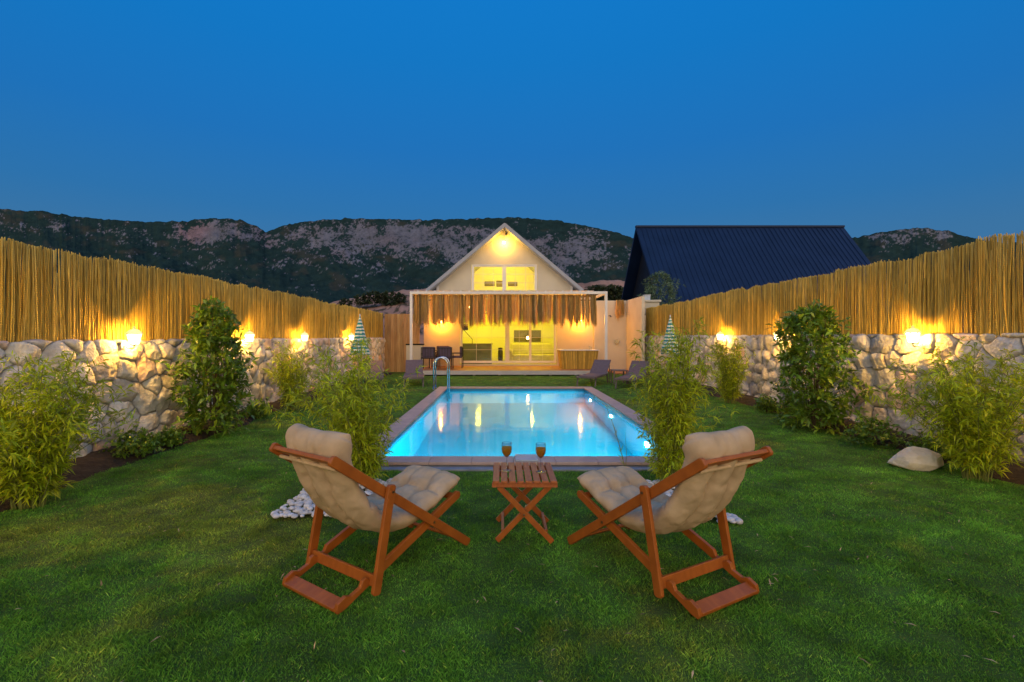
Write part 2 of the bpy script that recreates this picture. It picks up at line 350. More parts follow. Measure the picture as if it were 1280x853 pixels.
# ------------------------------------------------------------------ stone walls
def stones(A, Z, cw, ch, seed, jit=.40):
    """voronoi stones over along/height coordinates: height, colour id, edge mask"""
    wa = A+.045*(fbm(A*5, Z*5, seed+1, 3)-.5)*2; wz = Z+.045*(fbm(A*5+9, Z*5, seed+2, 3)-.5)*2
    gx_, gz_ = wa/cw, wz/ch
    j0 = np.floor(gz_); best = np.full(A.shape, 9e9); second = best.copy()
    bi = np.zeros(A.shape); bj = bi.copy(); bx = bi.copy(); bz = bi.copy()
    for dj in (-1, 0, 1):
        jj = j0+dj; off = (jj % 2)*.5; i0 = np.floor(gx_-off)
        for di in (-1, 0, 1):
            ii = i0+di
            sx = (ii+.5+off+(_hash(ii, jj, seed+11)-.5)*2*jit)*cw; sz = (jj+.5+(_hash(ii, jj, seed+12)-.5)*2*jit*.8)*ch
            wgt = .8+.5*_hash(ii, jj, seed+13)
            d = np.maximum(np.hypot((wa-sx), (wz-sz)*1.15), np.abs(wa-sx)*.4+np.abs(wz-sz)*1.1)/wgt
            nb = d < best
            second = np.where(nb, best, np.minimum(second, d)); best = np.where(nb, d, best)
            bi = np.where(nb, ii, bi); bj = np.where(nb, jj, bj); bx = np.where(nb, wa-sx, bx); bz = np.where(nb, wz-sz, bz)
    edge = second-best
    body = sstep(.003, .034, edge)
    dome = np.clip(edge/.07, 0, 1)**.38
    r = lambda k: _hash(bi, bj, seed+20+k)
    h = .035+.045*r(0)+(r(1)-.5)*.28*bx+(r(2)-.5)*.32*bz
    for k in range(4):
        th = 6.283*(r(3+k)+k)/4; h = np.minimum(h, .070+.03*r(7+k)-(.30+.35*r(11+k))*(bx*np.cos(th)+bz*np.sin(th)))
    rg = 1-np.abs(2*fbm(A*9+bi*3, Z*11+bj*3, seed+6, 3)-1); h = h*(.45+.55*dome)*.9+.024*(fbm(A*20, Z*20, seed+3, 4, .62)-.5)+.020*(rg-.7)
    H = (h*.80+.014)*body+.002*(1-body)+.006*(fbm(A*30, Z*30, seed+5, 2)-.5)
    q = r(15); s = .72+.5*r(16)
    col = np.stack([s*(1+0*q), s*(.97+0*q), s*(.93+.1*r(17))], -1)
    orange = ((q > .965)*1.0)[..., None]; pinkm = ((q > .72) & (q <= .84))[..., None]*1.0; grey = ((q < .25)*1.0)[..., None]
    col = col*(1-orange)+col*np.array([1.25,.85,.55])*orange
    col = col*(1-pinkm)+col*np.array([1.05,.88,.82])*pinkm
    col = col*(1-grey)+col*np.array([.80,.84,.90])*grey
    stain = sstep(.55, .75, fbm(A*3, Z*3, seed+40, 4))[..., None]
    col = col*(1-.35*stain)+col*np.array([1.1,.8,.55])*.35*stain
    mort = np.array([.30,.30,.31])
    bc = sstep(.004, .022, edge)[..., None]; col = col*(.74+.5*fbm(A*22, Z*22, seed+50, 4, .7))[..., None]
    return H, col*bc+mort*(1-bc)
def stone_face(name, path, H0, H1, step, cw, ch, seed, parent=None, top_depth=.3, roundr=.02):
    """path: (p0,p1,normal) a straight face from p0 to p1 (2D), bulging along normal, wrapping over the top"""
    (x0, y0), (x1, y1), (nx, nyy) = path; Ln = math.hypot(x1-x0, y1-y0)
    a = np.arange(0, Ln+step*.5, step); a[-1] = Ln; v = np.arange(H0, H1+top_depth, step)
    Aa, Vv = np.meshgrid(a, v, indexing='ij'); H, col = stones(Aa+seed*3.3, Vv+.07, cw, ch, seed)
    topz = H1+.0*Aa
    ang = sstep(0, 1, (Vv-(H1-roundr))/(2*roundr))
    inset = np.maximum(Vv-H1, 0)
    nrm_out = np.cos(ang*math.pi/2); nrm_up = np.sin(ang*math.pi/2)
    out = H*nrm_out-inset; z = np.minimum(Vv, topz)+H*nrm_up*.5
    X = x0+(x1-x0)*Aa/Ln+nx*out; Y = y0+(y1-y0)*Aa/Ln+nyy*out
    n = len(v); i = (np.arange(len(a)-1)[:, None]*n+np.arange(n-1)[None, :]).ravel()
    F = np.stack([i, i+n, i+n+1, i+1], 1)
    return mesh_np(name, np.stack([X, Y, z], -1), F, STONE, parent, col.reshape(-1, 3), True)
wl = empty('stone_wall', (LX, 8, 0)); tag(wl, 'rubble stone wall along the left side of the lawn', 'stone wall', 'rubble stone walls')
wr = empty('stone_wall', (RX, 8, 0)); tag(wr, 'rubble stone wall along the right side of the lawn', 'stone wall', 'rubble stone walls')
def local(o, parent):      # keep world placement of a mesh authored in world coordinates
    o.matrix_parent_inverse = Matrix.Translation(parent.location).inverted() if parent.rotation_euler.z == 0 else (Matrix.Translation(parent.location) @ Matrix.Rotation(parent.rotation_euler.z, 4, 'Z')).inverted()
    return o
local(stone_face('stone_face', ((LX, -2.0), (LX, 8.5), (1, 0)), -.05, 1.44, .011, .34, .25, 5, wl), wl)
local(stone_face('stone_face', ((LX, 8.5), (LX, 19.9), (1, 0)), -.05, 1.44, .026, .34, .27, 6, wl), wl)
local(stone_face('stone_face', ((RX, -2.0), (RX, 9.5), (-1, 0)), -.05, 1.52, .011, .35, .26, 8, wr), wr)
local(stone_face('stone_face', ((RX, 9.5), (RX, 19.5), (-1, 0)), -.05, 1.52, .026, .34, .26, 9, wr), wr)
MORT = mat('wall_mortar', (.28,.27,.27), (.2,.19,.19), rough=1, scale=8, bump=.5)
local(MB().box((LX-.42, -2.0, -.1), (LX-.03, 19.9, 1.40)).build('wall_core', MORT, wl), wl)
local(MB().box((RX+.03, -2.0, -.1), (RX+.42, 19.5, 1.48)).build('wall_core', MORT, wr), wr)

# ------------------------------------------------------------------ reed fences
def reeds(name, x, y0, y1, z0, z1, seed, parent, layers=3, dens=90, horizontal=False):
    rs = np.random.RandomState(seed); N = int(abs(y1-y0)*dens)*layers
    t = rs.rand(N); ypos = y0+(y1-y0)*t; xo = x+(rs.rand(N)-.5)*.034
    lean = rs.normal(0, .010, N); rad = rs.uniform(.0035, .0078, N)*(1+(rs.rand(N) > .95)*.35)
    top = z1+.045*(fbm(ypos*3.5, ypos*0, seed, 3)-.5)*2+rs.normal(0, .012, N)+(rs.rand(N) > .99)*rs.rand(N)*.05
    short = rs.rand(N) > .82; top = np.where(short, top-rs.rand(N)*.5*(z1-z0), top)
    K = 4; segs = np.array([0, .33, .66, 1]); V = []; 
    bend = rs.normal(0, .006, (N, 2)); ph = rs.rand(N)*6.28
    V = np.zeros((N, 4, K, 3))
    for s_, f in enumerate(segs):
        cx = xo+bend[:, 0]*math.sin(f*3.14); cyy = ypos+lean*(f-.3)*3+bend[:, 1]*math.sin(f*3.14); cz = z0-.02+(top-z0+.02)*f
        rr = rad*(1-.25*f)
        for k in range(K):
            th = ph+6.283*k/K
            V[:, s_, k, 0] = cx+rr*np.cos(th); V[:, s_, k, 1] = cyy+rr*np.sin(th); V[:, s_, k, 2] = cz
    b = (np.arange(N)*4*K)[:, None]
    fl = [(s_*K+k, s_*K+(k+1) % K, (s_+1)*K+(k+1) % K, (s_+1)*K+k) for s_ in range(3) for k in range(K)]+[(3*K, 3*K+1, 3*K+2, 3*K+3)]
    F = (b[:, :, None]+np.array(fl)[None, :, :]).reshape(-1, 4)
    val = rs.uniform(.55, 1.35, N)*(1+.35*(rs.rand(N) > .93)); q = rs.rand(N)
    patch = .72+.5*fbm(ypos*1.7, ypos*0+3, seed+2, 3); val = val*patch
    col = np.stack([val*(1.0+.12*q), val, val*(1.05-.35*q)], -1); col[rs.rand(N) > .95] *= .45
    tint = np.repeat(col, 4*K, 0)
    return local(mesh_np(name, V.reshape(-1, 3), F, REED, parent, tint, True), parent)
POSTM = mat('fence_post_wood', (.14,.09,.05), rough=.9, scale=10)
def reed_fence(x, y0, y1, zb, zt, seed, label, inward, cuts):
    e = empty('reed_fence', (x, y0, zb)); tag(e, label, 'reed fence', 'reed screens on top of the stone walls')
    ys = [y0]+cuts+[y1]
    for i in range(len(ys)-1):
        xx = x+(.0 if i % 2 == 0 else .018)*inward+(.03*inward if i == 0 else 0); dz = [.03, (.045 if inward < 0 else .0), -.01, .0, .015, -.02, .0, .01][i % 8]; xx += (.03*inward if i == 1 and inward < 0 else 0)
        reeds('reed_panel', xx, ys[i]-.02, ys[i+1]+.02, zb, zt+dz, seed+i, e, 3, 95)
    mbk = MB()
    for z in (zb+.12, zb+.55, zt-.18): mbk.tube([(x-.035*inward, y0, z), (x-.035*inward, y1, z)], .006, 5)
    local(mbk.build('tie_wire', POSTM, e), e)
    for yp in np.arange(y0+.6, y1, 2.4): local(MB().box((x-.13*inward-.03, yp-.03, zb-.3), (x-.13*inward+.03, yp+.03, zt-.1)).build('post', POSTM, e), e)
reed_fence(LX-.06, -2.0, 19.9, 1.43, 2.49, 100, 'long golden reed screen standing on the left stone wall', 1, [1.6, 4.9, 7.6, 10.3, 13.0, 16.2])
reed_fence(RX+.06, -2.0, 19.5, 1.51, 2.66, 200, 'long golden reed screen standing on the right stone wall', -1, [2.0, 5.85, 8.7, 11.6, 14.4, 17.0])

# timber board fence closing the garden behind on the left
wf = empty('timber_fence', (-4.3, 19.9, 0)); tag(wf, 'pale vertical board fence between left reed screen and pergola', 'fence')
x = -4.98; k = 0; rnd = random.Random(4)
while x < -3.5:
    wd = .135; m_ = MB(); v = rnd.uniform(.8, 1.2); m_.tint = (v, v*rnd.uniform(.94, 1.04), v*rnd.uniform(.85, 1))
    m_.box((x, 19.9, -.02), (x+wd-.008, 19.93, 2.46+rnd.uniform(-.01, .01))); local(m_.build('board', FENCEW, wf, tint=True), wf); x += wd
for z_ in (.5, 1.9): local(MB().box((-5, 19.935, z_), (-3.5, 19.99, z_+.1)).build('rail', FENCEW, wf), wf)

# ------------------------------------------------------------------ pool
TILE = mat('pool_tile', (.006,.54,.74), (.005,.50,.70), rough=.35, scale=2)
TILED = mat('waterline_tile', (.04,.30,.52), (.03,.22,.44), rough=.25, scale=25)
pool = empty('swimming_pool', (.37, 9.4, 0)); tag(pool, 'rectangular swimming pool glowing turquoise in the middle of the lawn', 'swimming pool')
ZW, ZB = -.02, -1.35
b = MB()
x0, x1, y0, y1 = PX0, PX1, PY0, PY1
b.add([(x0,y0,ZB),(x1,y0,ZB),(x1,y1,ZB),(x0,y1,ZB),(x0,y0,-.13),(x1,y0,-.13),(x1,y1,-.13),(x0,y1,-.13)],
      [(0,1,2,3),(0,4,5,1),(1,5,6,2),(2,6,7,3),(3,7,4,0)])
me = bpy.data.meshes.new('basin'); me.from_pydata(b.v, [], b.f); me.materials.append(TILE); basin = local(link(bpy.data.objects.new('basin', me), pool), pool)
b = MB()
for f in ((0,1,5,4),(1,2,6,5),(2,3,7,6),(3,0,4,7)): pass
b.add([(x0,y0,-.13),(x1,y0,-.13),(x1,y1,-.13),(x0,y1,-.13),(x0,y0,.035),(x1,y0,.035),(x1,y1,.035),(x0,y1,.035)],
      [(0,4,5,1),(1,5,6,2),(2,6,7,3),(3,7,4,0)])
me = bpy.data.meshes.new('waterline_band'); me.from_pydata(b.v, [], b.f); me.materials.append(TILED); local(link(bpy.data.objects.new('waterline_band', me), pool), pool)
def ring(mb, xi0, xi1, yi0, yi1, wd, z0, z1, piece=None):
    mb.box((xi0-wd, yi0-wd, z0), (xi1+wd, yi0, z1)); mb.box((xi0-wd, yi1, z0), (xi1+wd, yi1+wd, z1))
    mb.box((xi0-wd, yi0, z0), (xi0, yi1, z1)); mb.box((xi1, yi0, z0), (xi1+wd, yi1, z1))
# coping: slabs with fine joints
b = MB()
def slabs(a0, a1, f):
    n = max(1, round((a1-a0)/.5)); st = (a1-a0)/n
    for i in range(n): f(a0+i*st+.0015, a0+(i+1)*st-.0015)
slabs(x0-CW, x1+CW, lambda p, q: (b.box((p, y0-CW, .035), (q, y0+.012, .07)), b.box((p, y1-.012, .035), (q, y1+CW, .07))))
slabs(y0+.013, y1-.013, lambda p, q: (b.box((x0-CW, p, .035), (x0+.012, q, .07)), b.box((x1-.012, p, .035), (x1+CW, q, .07))))
local(b.build('coping', COPING, pool, bevel=.005), pool)
b = MB(); ring(b, x0-.02, x1+.02, y0-.02, y1+.02, CW-.05, -.12, .0345); 
local(b.build('coping_bed', PLINTH, pool), pool)
local(MB().box((x0-CW-.02, y0-CW-.11, -.1), (x1+CW+.02, y0-CW+.02, .018)).build('front_step', PLINTH, pool, bevel=.004), pool)
# water surface
WATER = bpy.data.materials.new('pool_water'); WATER.use_nodes = True; t = WATER.node_tree; N = t.nodes; L = t.links
N.remove(N['Principled BSDF']); gl = N.new('ShaderNodeBsdfGlass'); gl.inputs['IOR'].default_value = 1.125; gl.inputs['Roughness'].default_value = .07
tcn = N.new('ShaderNodeTexCoord'); n1 = N.new('ShaderNodeTexNoise'); n1.inputs['Scale'].default_value = 3.0; n1.inputs['Detail'].default_value = 3
L.new(tcn.outputs['Object'], n1.inputs['Vector']); bp = N.new('ShaderNodeBump'); bp.inputs['Strength'].default_value = .16; bp.inputs['Distance'].default_value = .02
L.new(n1.outputs['Fac'], bp.inputs['Height']); L.new(bp.outputs[0], gl.inputs['Normal']); L.new(gl.outputs[0], N['Material Output'].inputs[0])
nx_, ny_ = 60, 120
xs = np.linspace(x0, x1, nx_); ys = np.linspace(y0, y1, ny_); X, Y = np.meshgrid(xs, ys)
i = (np.arange(ny_-1)[:, None]*nx_+np.arange(nx_-1)[None, :]).ravel()
wa = mesh_np('water', np.stack([X, Y, X*0+ZW], -1), np.stack([i, i+1, i+nx_+1, i+nx_], 1), WATER, None, None, True); tag(wa, kind='structure')
# underwater lamps in the right pool wall
POOLG = emat('pool_lamp_glow', (.55,.93,1.0), 5)
def pool_lamp(xx, yy, d, pw):
    b = MB(); b.tube([(xx, yy, -.42), (xx+d*.03, yy, -.42)], .11, 20); rim = local(b.build('lamp_rim', WHITEM, pool), pool)
    b = MB(); b.tube([(xx+d*.03, yy, -.42), (xx+d*.038, yy, -.42)], .085, 20); local(b.build('lamp_lens', POOLG, pool), pool)
    ld = bpy.data.lights.new('pool_light', 'AREA'); ld.shape = 'DISK'; ld.size = .17; ld.energy = pw; ld.color = (.09,.90,1.0)
    lo = link(bpy.data.objects.new('pool_light', ld), pool); lo.matrix_parent_inverse = Matrix.Translation(pool.location).inverted()
    lo.location = (xx+d*.06, yy, -.42); lo.rotation_euler = (0, R(90)*(1 if d < 0 else -1), 0)
for yy in (7.3, 9.7, 12.0): pool_lamp(x1, yy, -1, 46)
for xx in (-.6, 1.3):  # extra lamps on the unseen near wall, added to brighten the right wall
    b = MB(); b.tube([(xx, y0, -.5), (xx, y0+.035, -.5)], .10, 20); local(b.build('lamp_lens', POOLG, pool), pool)
    ld = bpy.data.lights.new('pool_light', 'AREA'); ld.shape = 'DISK'; ld.size = .17; ld.energy = 72; ld.color = (.09,.90,1.0)
    lo = link(bpy.data.objects.new('pool_light', ld), pool); lo.matrix_parent_inverse = Matrix.Translation(pool.location).inverted()
    lo.location = (xx, y0+.06, -.5); lo.rotation_euler = (R(90), 0, 0)
# skimmer lid
tag(MB().box((.15, y0-CW+.02, .071), (.41, y0+.03, .088)).build('skimmer_cover', mat('skimmer_plastic', (.50,.55,.62), rough=.45, scale=5), bevel=.004), 'pale square skimmer lid on the near pool edge behind the table', 'pool cover')
# ladder
lad = empty('pool_ladder', (-1.7, 13.2, .07)); tag(lad, 'stainless steel pool ladder with two arched handrails at the far left corner', 'pool ladder')
for yy in (12.72, 13.12):
    pts = [(-1.86, yy, .06), (-1.86, yy, .72)]+[(-1.67-.19*math.cos(a), yy, .74+.19*math.sin(a)) for a in np.linspace(.1, math.pi-.1, 12)]+[(-1.48, yy, .70), (-1.48, yy, -.9)]
    local(MB().tube(pts, .020, 10).build('handrail', STEEL, lad, smooth=True), lad)
    local(MB().tube([(-1.86, yy, .068), (-1.86, yy, .085)], .045, 14).build('flange', STEEL, lad), lad)
for z in (-.25, -.5, -.75): local(MB().box((-1.52, 12.72, z), (-1.44, 13.12, z+.025)).build('step', STEEL, lad), lad)

# ------------------------------------------------------------------ house
WARM = (1.0, .52, .045)
YEL = (1.0, .76, .01)
FY = 21.0
house = empty('gable_house', (.1, FY, 0)); tag(house, 'white gabled house with lit windows at the far end of the pool', 'house')
def hp(mb, name, m, parent=None, **k): return local(mb.build(name, m, parent or house, **k), house if parent is None else parent) if parent is None else hsub(mb, name, m, parent, **k)
def hsub(mb, name, m, parent, **k):
    o = mb.build(name, m, parent, **k); o.matrix_parent_inverse = Matrix.Translation(house.location).inverted(); 
    # parent sits at identity inside the house; its own vertices are in world coordinates too
    o.matrix_parent_inverse = Matrix.Identity(4); return o
HX0, HX1, EZ, PZ, HC = -2.93, 3.13, 3.87, 6.42, .1
sl = (PZ-EZ)/(HC-HX0)
WX0, WX1, WZ0, WZ1 = -1.38, 1.55, 3.45, 4.73
DX0, DX1, DZ0, DZ1 = -1.90, 2.42, .27, 2.62
roofz = lambda x: PZ-.12-abs(x-HC)*sl
b = MB(); T = FY+.18
b.prism([(-3.5,.0),(DX0,0),(DX0,3.1),(-3.5,3.1)], 'y', FY, T)
b.prism([(DX1,0),(4.05,0),(4.05,3.1),(DX1,3.1)], 'y', FY, T)
b.prism([(DX0,0),(DX1,0),(DX1,DZ0),(DX0,DZ0)], 'y', FY, T)
b.prism([(DX0,DZ1),(DX1,DZ1),(DX1,3.1),(DX0,3.1)], 'y', FY, T)
b.prism([(HX0,3.1),(HX1,3.1),(HX1,WZ0),(HX0,WZ0)], 'y', FY, T)
b.prism([(HX0,WZ0),(WX0,WZ0),(WX0,roofz(WX0)),(HX0,roofz(HX0))], 'y', FY, T)
b.prism([(WX1,WZ0),(HX1,WZ0),(HX1,roofz(HX1)),(WX1,roofz(WX1))], 'y', FY, T)
b.prism([(WX0,WZ1),(WX1,WZ1),(WX1,roofz(WX1)),(HC,roofz(HC)),(WX0,roofz(WX0))], 'y', FY, T)
b.box((HX0, T, 0), (HX0+.15, FY+8, roofz(HX0)-.02)); b.box((HX1-.15, T, 0), (HX1, FY+8, roofz(HX1)-.02)); b.box((HX0+.15, FY+7.85, 0), (HX1-.15, FY+8, 3.9))
b.prism([(HX0,3.9),(HX1,3.9),(HC,roofz(HC))], 'y', FY+7.85, FY+8)
b.box((-3.5, T, 0), (-3.35, FY+3, 3.08)); b.box((3.95, T, 0), (4.05, FY+3, 3.08))
hp(b, 'wall', STUCCO)
# roof slabs
for sgn in (-1, 1):
    ex = HC+sgn*3.42; ez = PZ-3.42*sl
    poly = [(HC, PZ), (ex, ez), (ex, ez-.16), (HC, PZ-.16*1.0)]
    b = MB(); b.prism(poly, 'y', FY-.45, FY+8.3)
    for yy in np.arange(FY-.44, FY+8.2, .45): b.bar((HC+sgn*.02, yy, PZ+.02), (ex, yy, ez+.02), .04, .035)
    rf = hp(b, 'roof', ROOFG)
b = MB(); 
for sgn in (-1, 1):
    ex = HC+sgn*3.44; ez = PZ-3.44*sl
    b.bar((HC, FY-.48, PZ-.09), (ex, FY-.48, ez-.09), .03, .20, up=(0,1,0)) if False else b.prism([(HC, PZ+.03), (ex, ez+.03), (ex, ez-.13), (HC, PZ-.15)], 'y', FY-.49, FY-.452)
hp(b, 'verge_trim', ROOFG)
hp(MB().box((HX0-.005, FY-.02, 3.1), (HX0+.10, FY-.001, roofz(HX0)+.0)), 'corner_trim', WHITEM); hp(MB().box((HX1-.10, FY-.02, 3.1), (HX1+.005, FY-.001, roofz(HX1))), 'corner_trim', WHITEM)
b = MB(); b.box((HC+.03, FY-.12, 6.02), (HC+.11, FY-.0, 6.09)); hp(b, 'security_camera', DARKF)
# window & doors: frame + muntins + pane
def glazing(name, X0, X1, Z0, Z1, leaves, rows, fw=.045, mw=.014, y=FY):
    b = MB(); yf, yb = y-.03, y+.06
    b.box((X0-fw, yf, Z0-fw), (X0, yb, Z1+fw)); b.box((X1, yf, Z0-fw), (X1+fw, yb, Z1+fw)); b.box((X0, yf, Z1), (X1, yb, Z1+fw)); b.box((X0, yf, Z0-fw), (X1, yb, Z0))
    fr = hp(b, name, WHITEM)
    for (a0, a1, cols) in leaves:
        b = MB(); s_ = .055; yy0, yy1 = y-.01, y+.04
        b.box((a0, yy0, Z0), (a0+s_, yy1, Z1)); b.box((a1-s_, yy0, Z0), (a1, yy1, Z1)); b.box((a0+s_, yy0, Z0), (a1-s_, yy1, Z0+s_)); b.box((a0+s_, yy0, Z1-s_), (a1-s_, yy1, Z1))
        for c in range(1, cols): xx = a0+(a1-a0)*c/cols; b.box((xx-mw/2, yy0+.008, Z0+s_), (xx+mw/2, yy1-.008, Z1-s_))
        for r_ in range(1, rows): zz = Z0+(Z1-Z0)*r_/rows; b.box((a0+s_, yy0+.012, zz-mw/2), (a1-s_, yy1-.012, zz+mw/2))
        sa = hsub(b, 'sash', WHITEM, fr)
        hsub(MB().box((a0+s_, y+.012, Z0+s_), (a1-s_, y+.018, Z1-s_)), 'pane', WGLASS, fr)
    return fr
glazing('sliding_door', DX0+.07, DX1-.07, DZ0+.10, DZ1-.07, [(DX0+.07, .18, 3), (.26, 1.24, 2), (1.24, DX1-.07, 2)], 4)
MBx = MB().box((.18, FY-.035, DZ0+.10), (.26, FY+.065, DZ1-.07)); hp(MBx, 'mullion', WHITEM)
glazing('window', WX0+.06, WX1-.06, WZ0+.06, WZ1-.06, [(WX0+.06, .05, 3), (.11, WX1-.06, 3)], 3)
hp(MB().box((.05, FY-.035, WZ0+.06), (.11, FY+.065, WZ1-.06)), 'mullion', WHITEM)
# rooms
b = MB()
RB = FY+4.2
b.box((HX0+.16, T, .18), (HX1-.16, RB, .22)); hp(b, 'room_floor', mat('room_floor_tile', (.45,.40,.33), rough=.4, scale=2))
b = MB(); b.prism([(HX0+.16,.2),(HX1-.16,.2),(HX1-.16,roofz(HX1-.16)-.02),(HC,roofz(HC)-.02),(HX0+.16,roofz(HX0+.16)-.02)], 'y', RB, RB+.1); b.box((HX0+.151, T+.001, .22), (HX0+.20, RB, 3.9)); b.box((HX1-.20, T+.001, .22), (HX1-.151, RB, 3.9))
b.box((HX0+.2, T+.001, 2.75), (HX1-.2, RB, 3.3)); hp(b, 'room_wall', ROOMW)
hp(MB().box((.62, RB-.03, 1.22), (2.06, RB-.001, 1.84)), 'back_window', mat('night_glass', (.16,.14,.04), rough=.2, scale=2))
def ceil_lamp(name, loc, pw, col, size=1.2, rx=0):
    d = bpy.data.lights.new(name, 'AREA'); d.size = size; d.energy = pw; d.color = col; o = link(bpy.data.objects.new(name, d), house)
    o.matrix_parent_inverse = Matrix.Translation(house.location).inverted(); o.location = loc; o.rotation_euler = (rx, 0, 0)
lamp('living_room_light', (-1.2, 23.4, 2.45), 74, YEL, None, .08); lamp('living_room_light', (1.4, 23.0, 2.45), 74, YEL, None, .08)
lamp('upper_room_light', (0, 22.6, 5.2), 190, (1.0, .66, .05), None, .15)
ROOMLAMP = emat('room_lamp', YEL, 2.5)
for xl, yl in ((-1.2, 23.4), (1.4, 23.0)): hp(MB().lathe([(.02,.25),(.02,.16),(.09,.15),(.10,.13)], (xl, yl, 2.5), 16), 'ceiling_lamp', WHITEM)
# things inside
kc = empty('kitchen_counter', (-1.1, 22.2, .22)); tag(kc, 'grey green kitchen counter behind the left glass door', 'counter')
local(MB().box((-1.88, 21.9, .22), (-.50, 22.5, 1.14)).build('cabinet', mat('cabinet_green', (.20,.24,.15), rough=.5, scale=2), kc, bevel=.004), kc)
local(MB().box((-1.92, 21.86, 1.14), (-.46, 22.54, 1.18)).build('worktop', mat('worktop', (.3,.28,.2), rough=.4, scale=3), kc), kc)
fa = MB().tube([(-1.42, 22.2, 1.18), (-1.42, 22.2, 1.38), (-1.86, 22.2, 1.86)], .014, 8); 
al = empty('arm_lamp', (-1.42, 22.2, 1.18)); tag(al, 'black angled arm lamp with square head on the kitchen counter', 'lamp'); local(fa.build('lamp_arm', DARKF, al), al); local(MB().box((-1.88, 22.15, 1.80), (-1.62, 22.25, 2.08)).build('lamp_head', DARKF, al), al)
bn = empty('black_heater', (-.1, 23.6, .22)); tag(bn, 'slim black appliance standing on the floor beside the counter', 'heater')
local(MB().lathe([(0,0),(.11,0),(.12,.1),(.12,.55),(.10,.60)], (-.1,23.6,.22), 20).build('heater_body', DARKF, bn, smooth=True), bn); local(MB().lathe([(.10,.60),(.11,.62),(.11,.72),(0,.74)], (-.1,23.6,.22), 20).build('heater_cap', DARKF, bn, smooth=True), bn)
so = empty('sofa', (1.5, 23.6, .22)); tag(so, 'pale two seat sofa behind the right glass door', 'sofa'); SOFA = mat('sofa_fabric', (.62,.60,.48), rough=.9, scale=3)
local(MB().box((.42, 23.0, .30), (2.7, 23.9, .62)).build('seat', SOFA, so, bevel=.05), so); local(MB().box((.42, 23.7, .60), (2.7, 23.98, 1.16)).build('backrest', SOFA, so, bevel=.07), so)
for a0, a1 in ((.30,.52),(2.6,2.82)): local(MB().box((a0, 22.98, .26), (a1, 23.95, .86)).build('armrest', SOFA, so, bevel=.05), so)
local(MB().box((.36, 23.05, .22), (2.76, 23.85, .30)).build('sofa_base', DARKF, so), so)
pe = empty('pendant_lamp', (1.2, 22.4, 1.5)); tag(pe, 'small glowing pendant bulb hanging in front of the dark back window', 'pendant lamp'); local(MB().tube([(1.2,22.4,1.5),(1.2,22.4,2.74)], .006, 6).build('cord', DARKF, pe), pe)
local(MB().lathe([(0,-.07),(.05,-.04),(.06,0),(.04,.05),(0,.07)], (1.2,22.4,1.44), 14).build('bulb', BULB, pe, smooth=True), pe)
for i_, (a0, a1, c0, c1, lb) in enumerate(((-.95,-.42,4.20,4.44,'dark framed landscape picture, left one in the upstairs room'),(-.32,.03,4.17,4.48,'dark framed picture, squarer middle one in the upstairs room'),(.30,.80,4.20,4.42,'dark framed landscape picture, right one in the upstairs room'))):
    p_ = empty('framed_picture', ((a0+a1)/2, RB, (c0+c1)/2)); tag(p_, lb, 'picture', 'pictures on the upstairs back wall')
    local(MB().box((a0, RB-.03, c0), (a1, RB-.002, c1)).build('frame', DARKF, p_), p_); local(MB().box((a0+.03, RB-.035, c0+.03), (a1-.03, RB-.0305, c1-.03)).build('artwork', mat('artwork', (.25,.2,.08), (.1,.08,.04), rough=.5, scale=5), p_), p_)

# lanterns
def lantern(proto=[None]):
    e = empty('wall_lantern'); CAPM = mat('lantern_cap_white', (.85,.80,.66), rough=.5, scale=5, transl=.55)
    b = MB(); b.box((-.012, -.035, -.12), (.0, .035, -.03)); b.tube([(0,0,-.08),(.05,0,-.115),(.11,0,-.13),(.135,0,-.11),(.135,0,-.085)], .010, 8); b.build('wall_bracket', LANT, e)
    b = MB(); c = (.135, 0, 0); n = 6
    b.lathe([(.0,-.09),(.03,-.085),(.05,-.075),(.052,-.065),(.0,-.064)], c, n)
    for k in range(6):
        th = 2*math.pi*(k+.5)/6; p0 = (c[0]+.050*math.cos(th), .050*math.sin(th), -.066); p1 = (c[0]+.078*math.cos(th), .078*math.sin(th), .062); b.bar(p0, p1, .007, .007)
    b.build('lantern_frame', LANT, e)
    b = MB(); b.lathe([(0,.058),(.090,.060),(.094,.070),(.072,.095),(.050,.118),(.022,.128),(.014,.140),(.018,.150),(.008,.162),(0,.168)], c, 6); b.build('lantern_cap', CAPM, e)
    b = MB(); b.lathe([(.046,-.064),(.073,.058)], c, 6); b.build('glass_panes', GLOW, e)
    b = MB(); b.lathe([(0,-.06),(.012,-.055),(.014,-.03),(.024,-.005),(.018,.02),(0,.03)], c, 12); b.build('bulb', emat('lantern_bulb', (1,.75,.35), 60) if proto[0] is None else proto[0], e, smooth=True)
    return e
LP = lantern()
def place_lantern(x, y, z, rz, label, group, pw, first=[True]):
    o = LP if first[0] else copy_tree(LP); first[0] = False
    o.location = (x, y, z); o.rotation_euler = (0, 0, rz); tag(o, label, 'wall lamp', group)
    l_ = lamp('lantern_light', (.135, 0, .0), pw, WARM, o, .03); return o
LG = 'white lanterns along the stone walls'; LW = 76
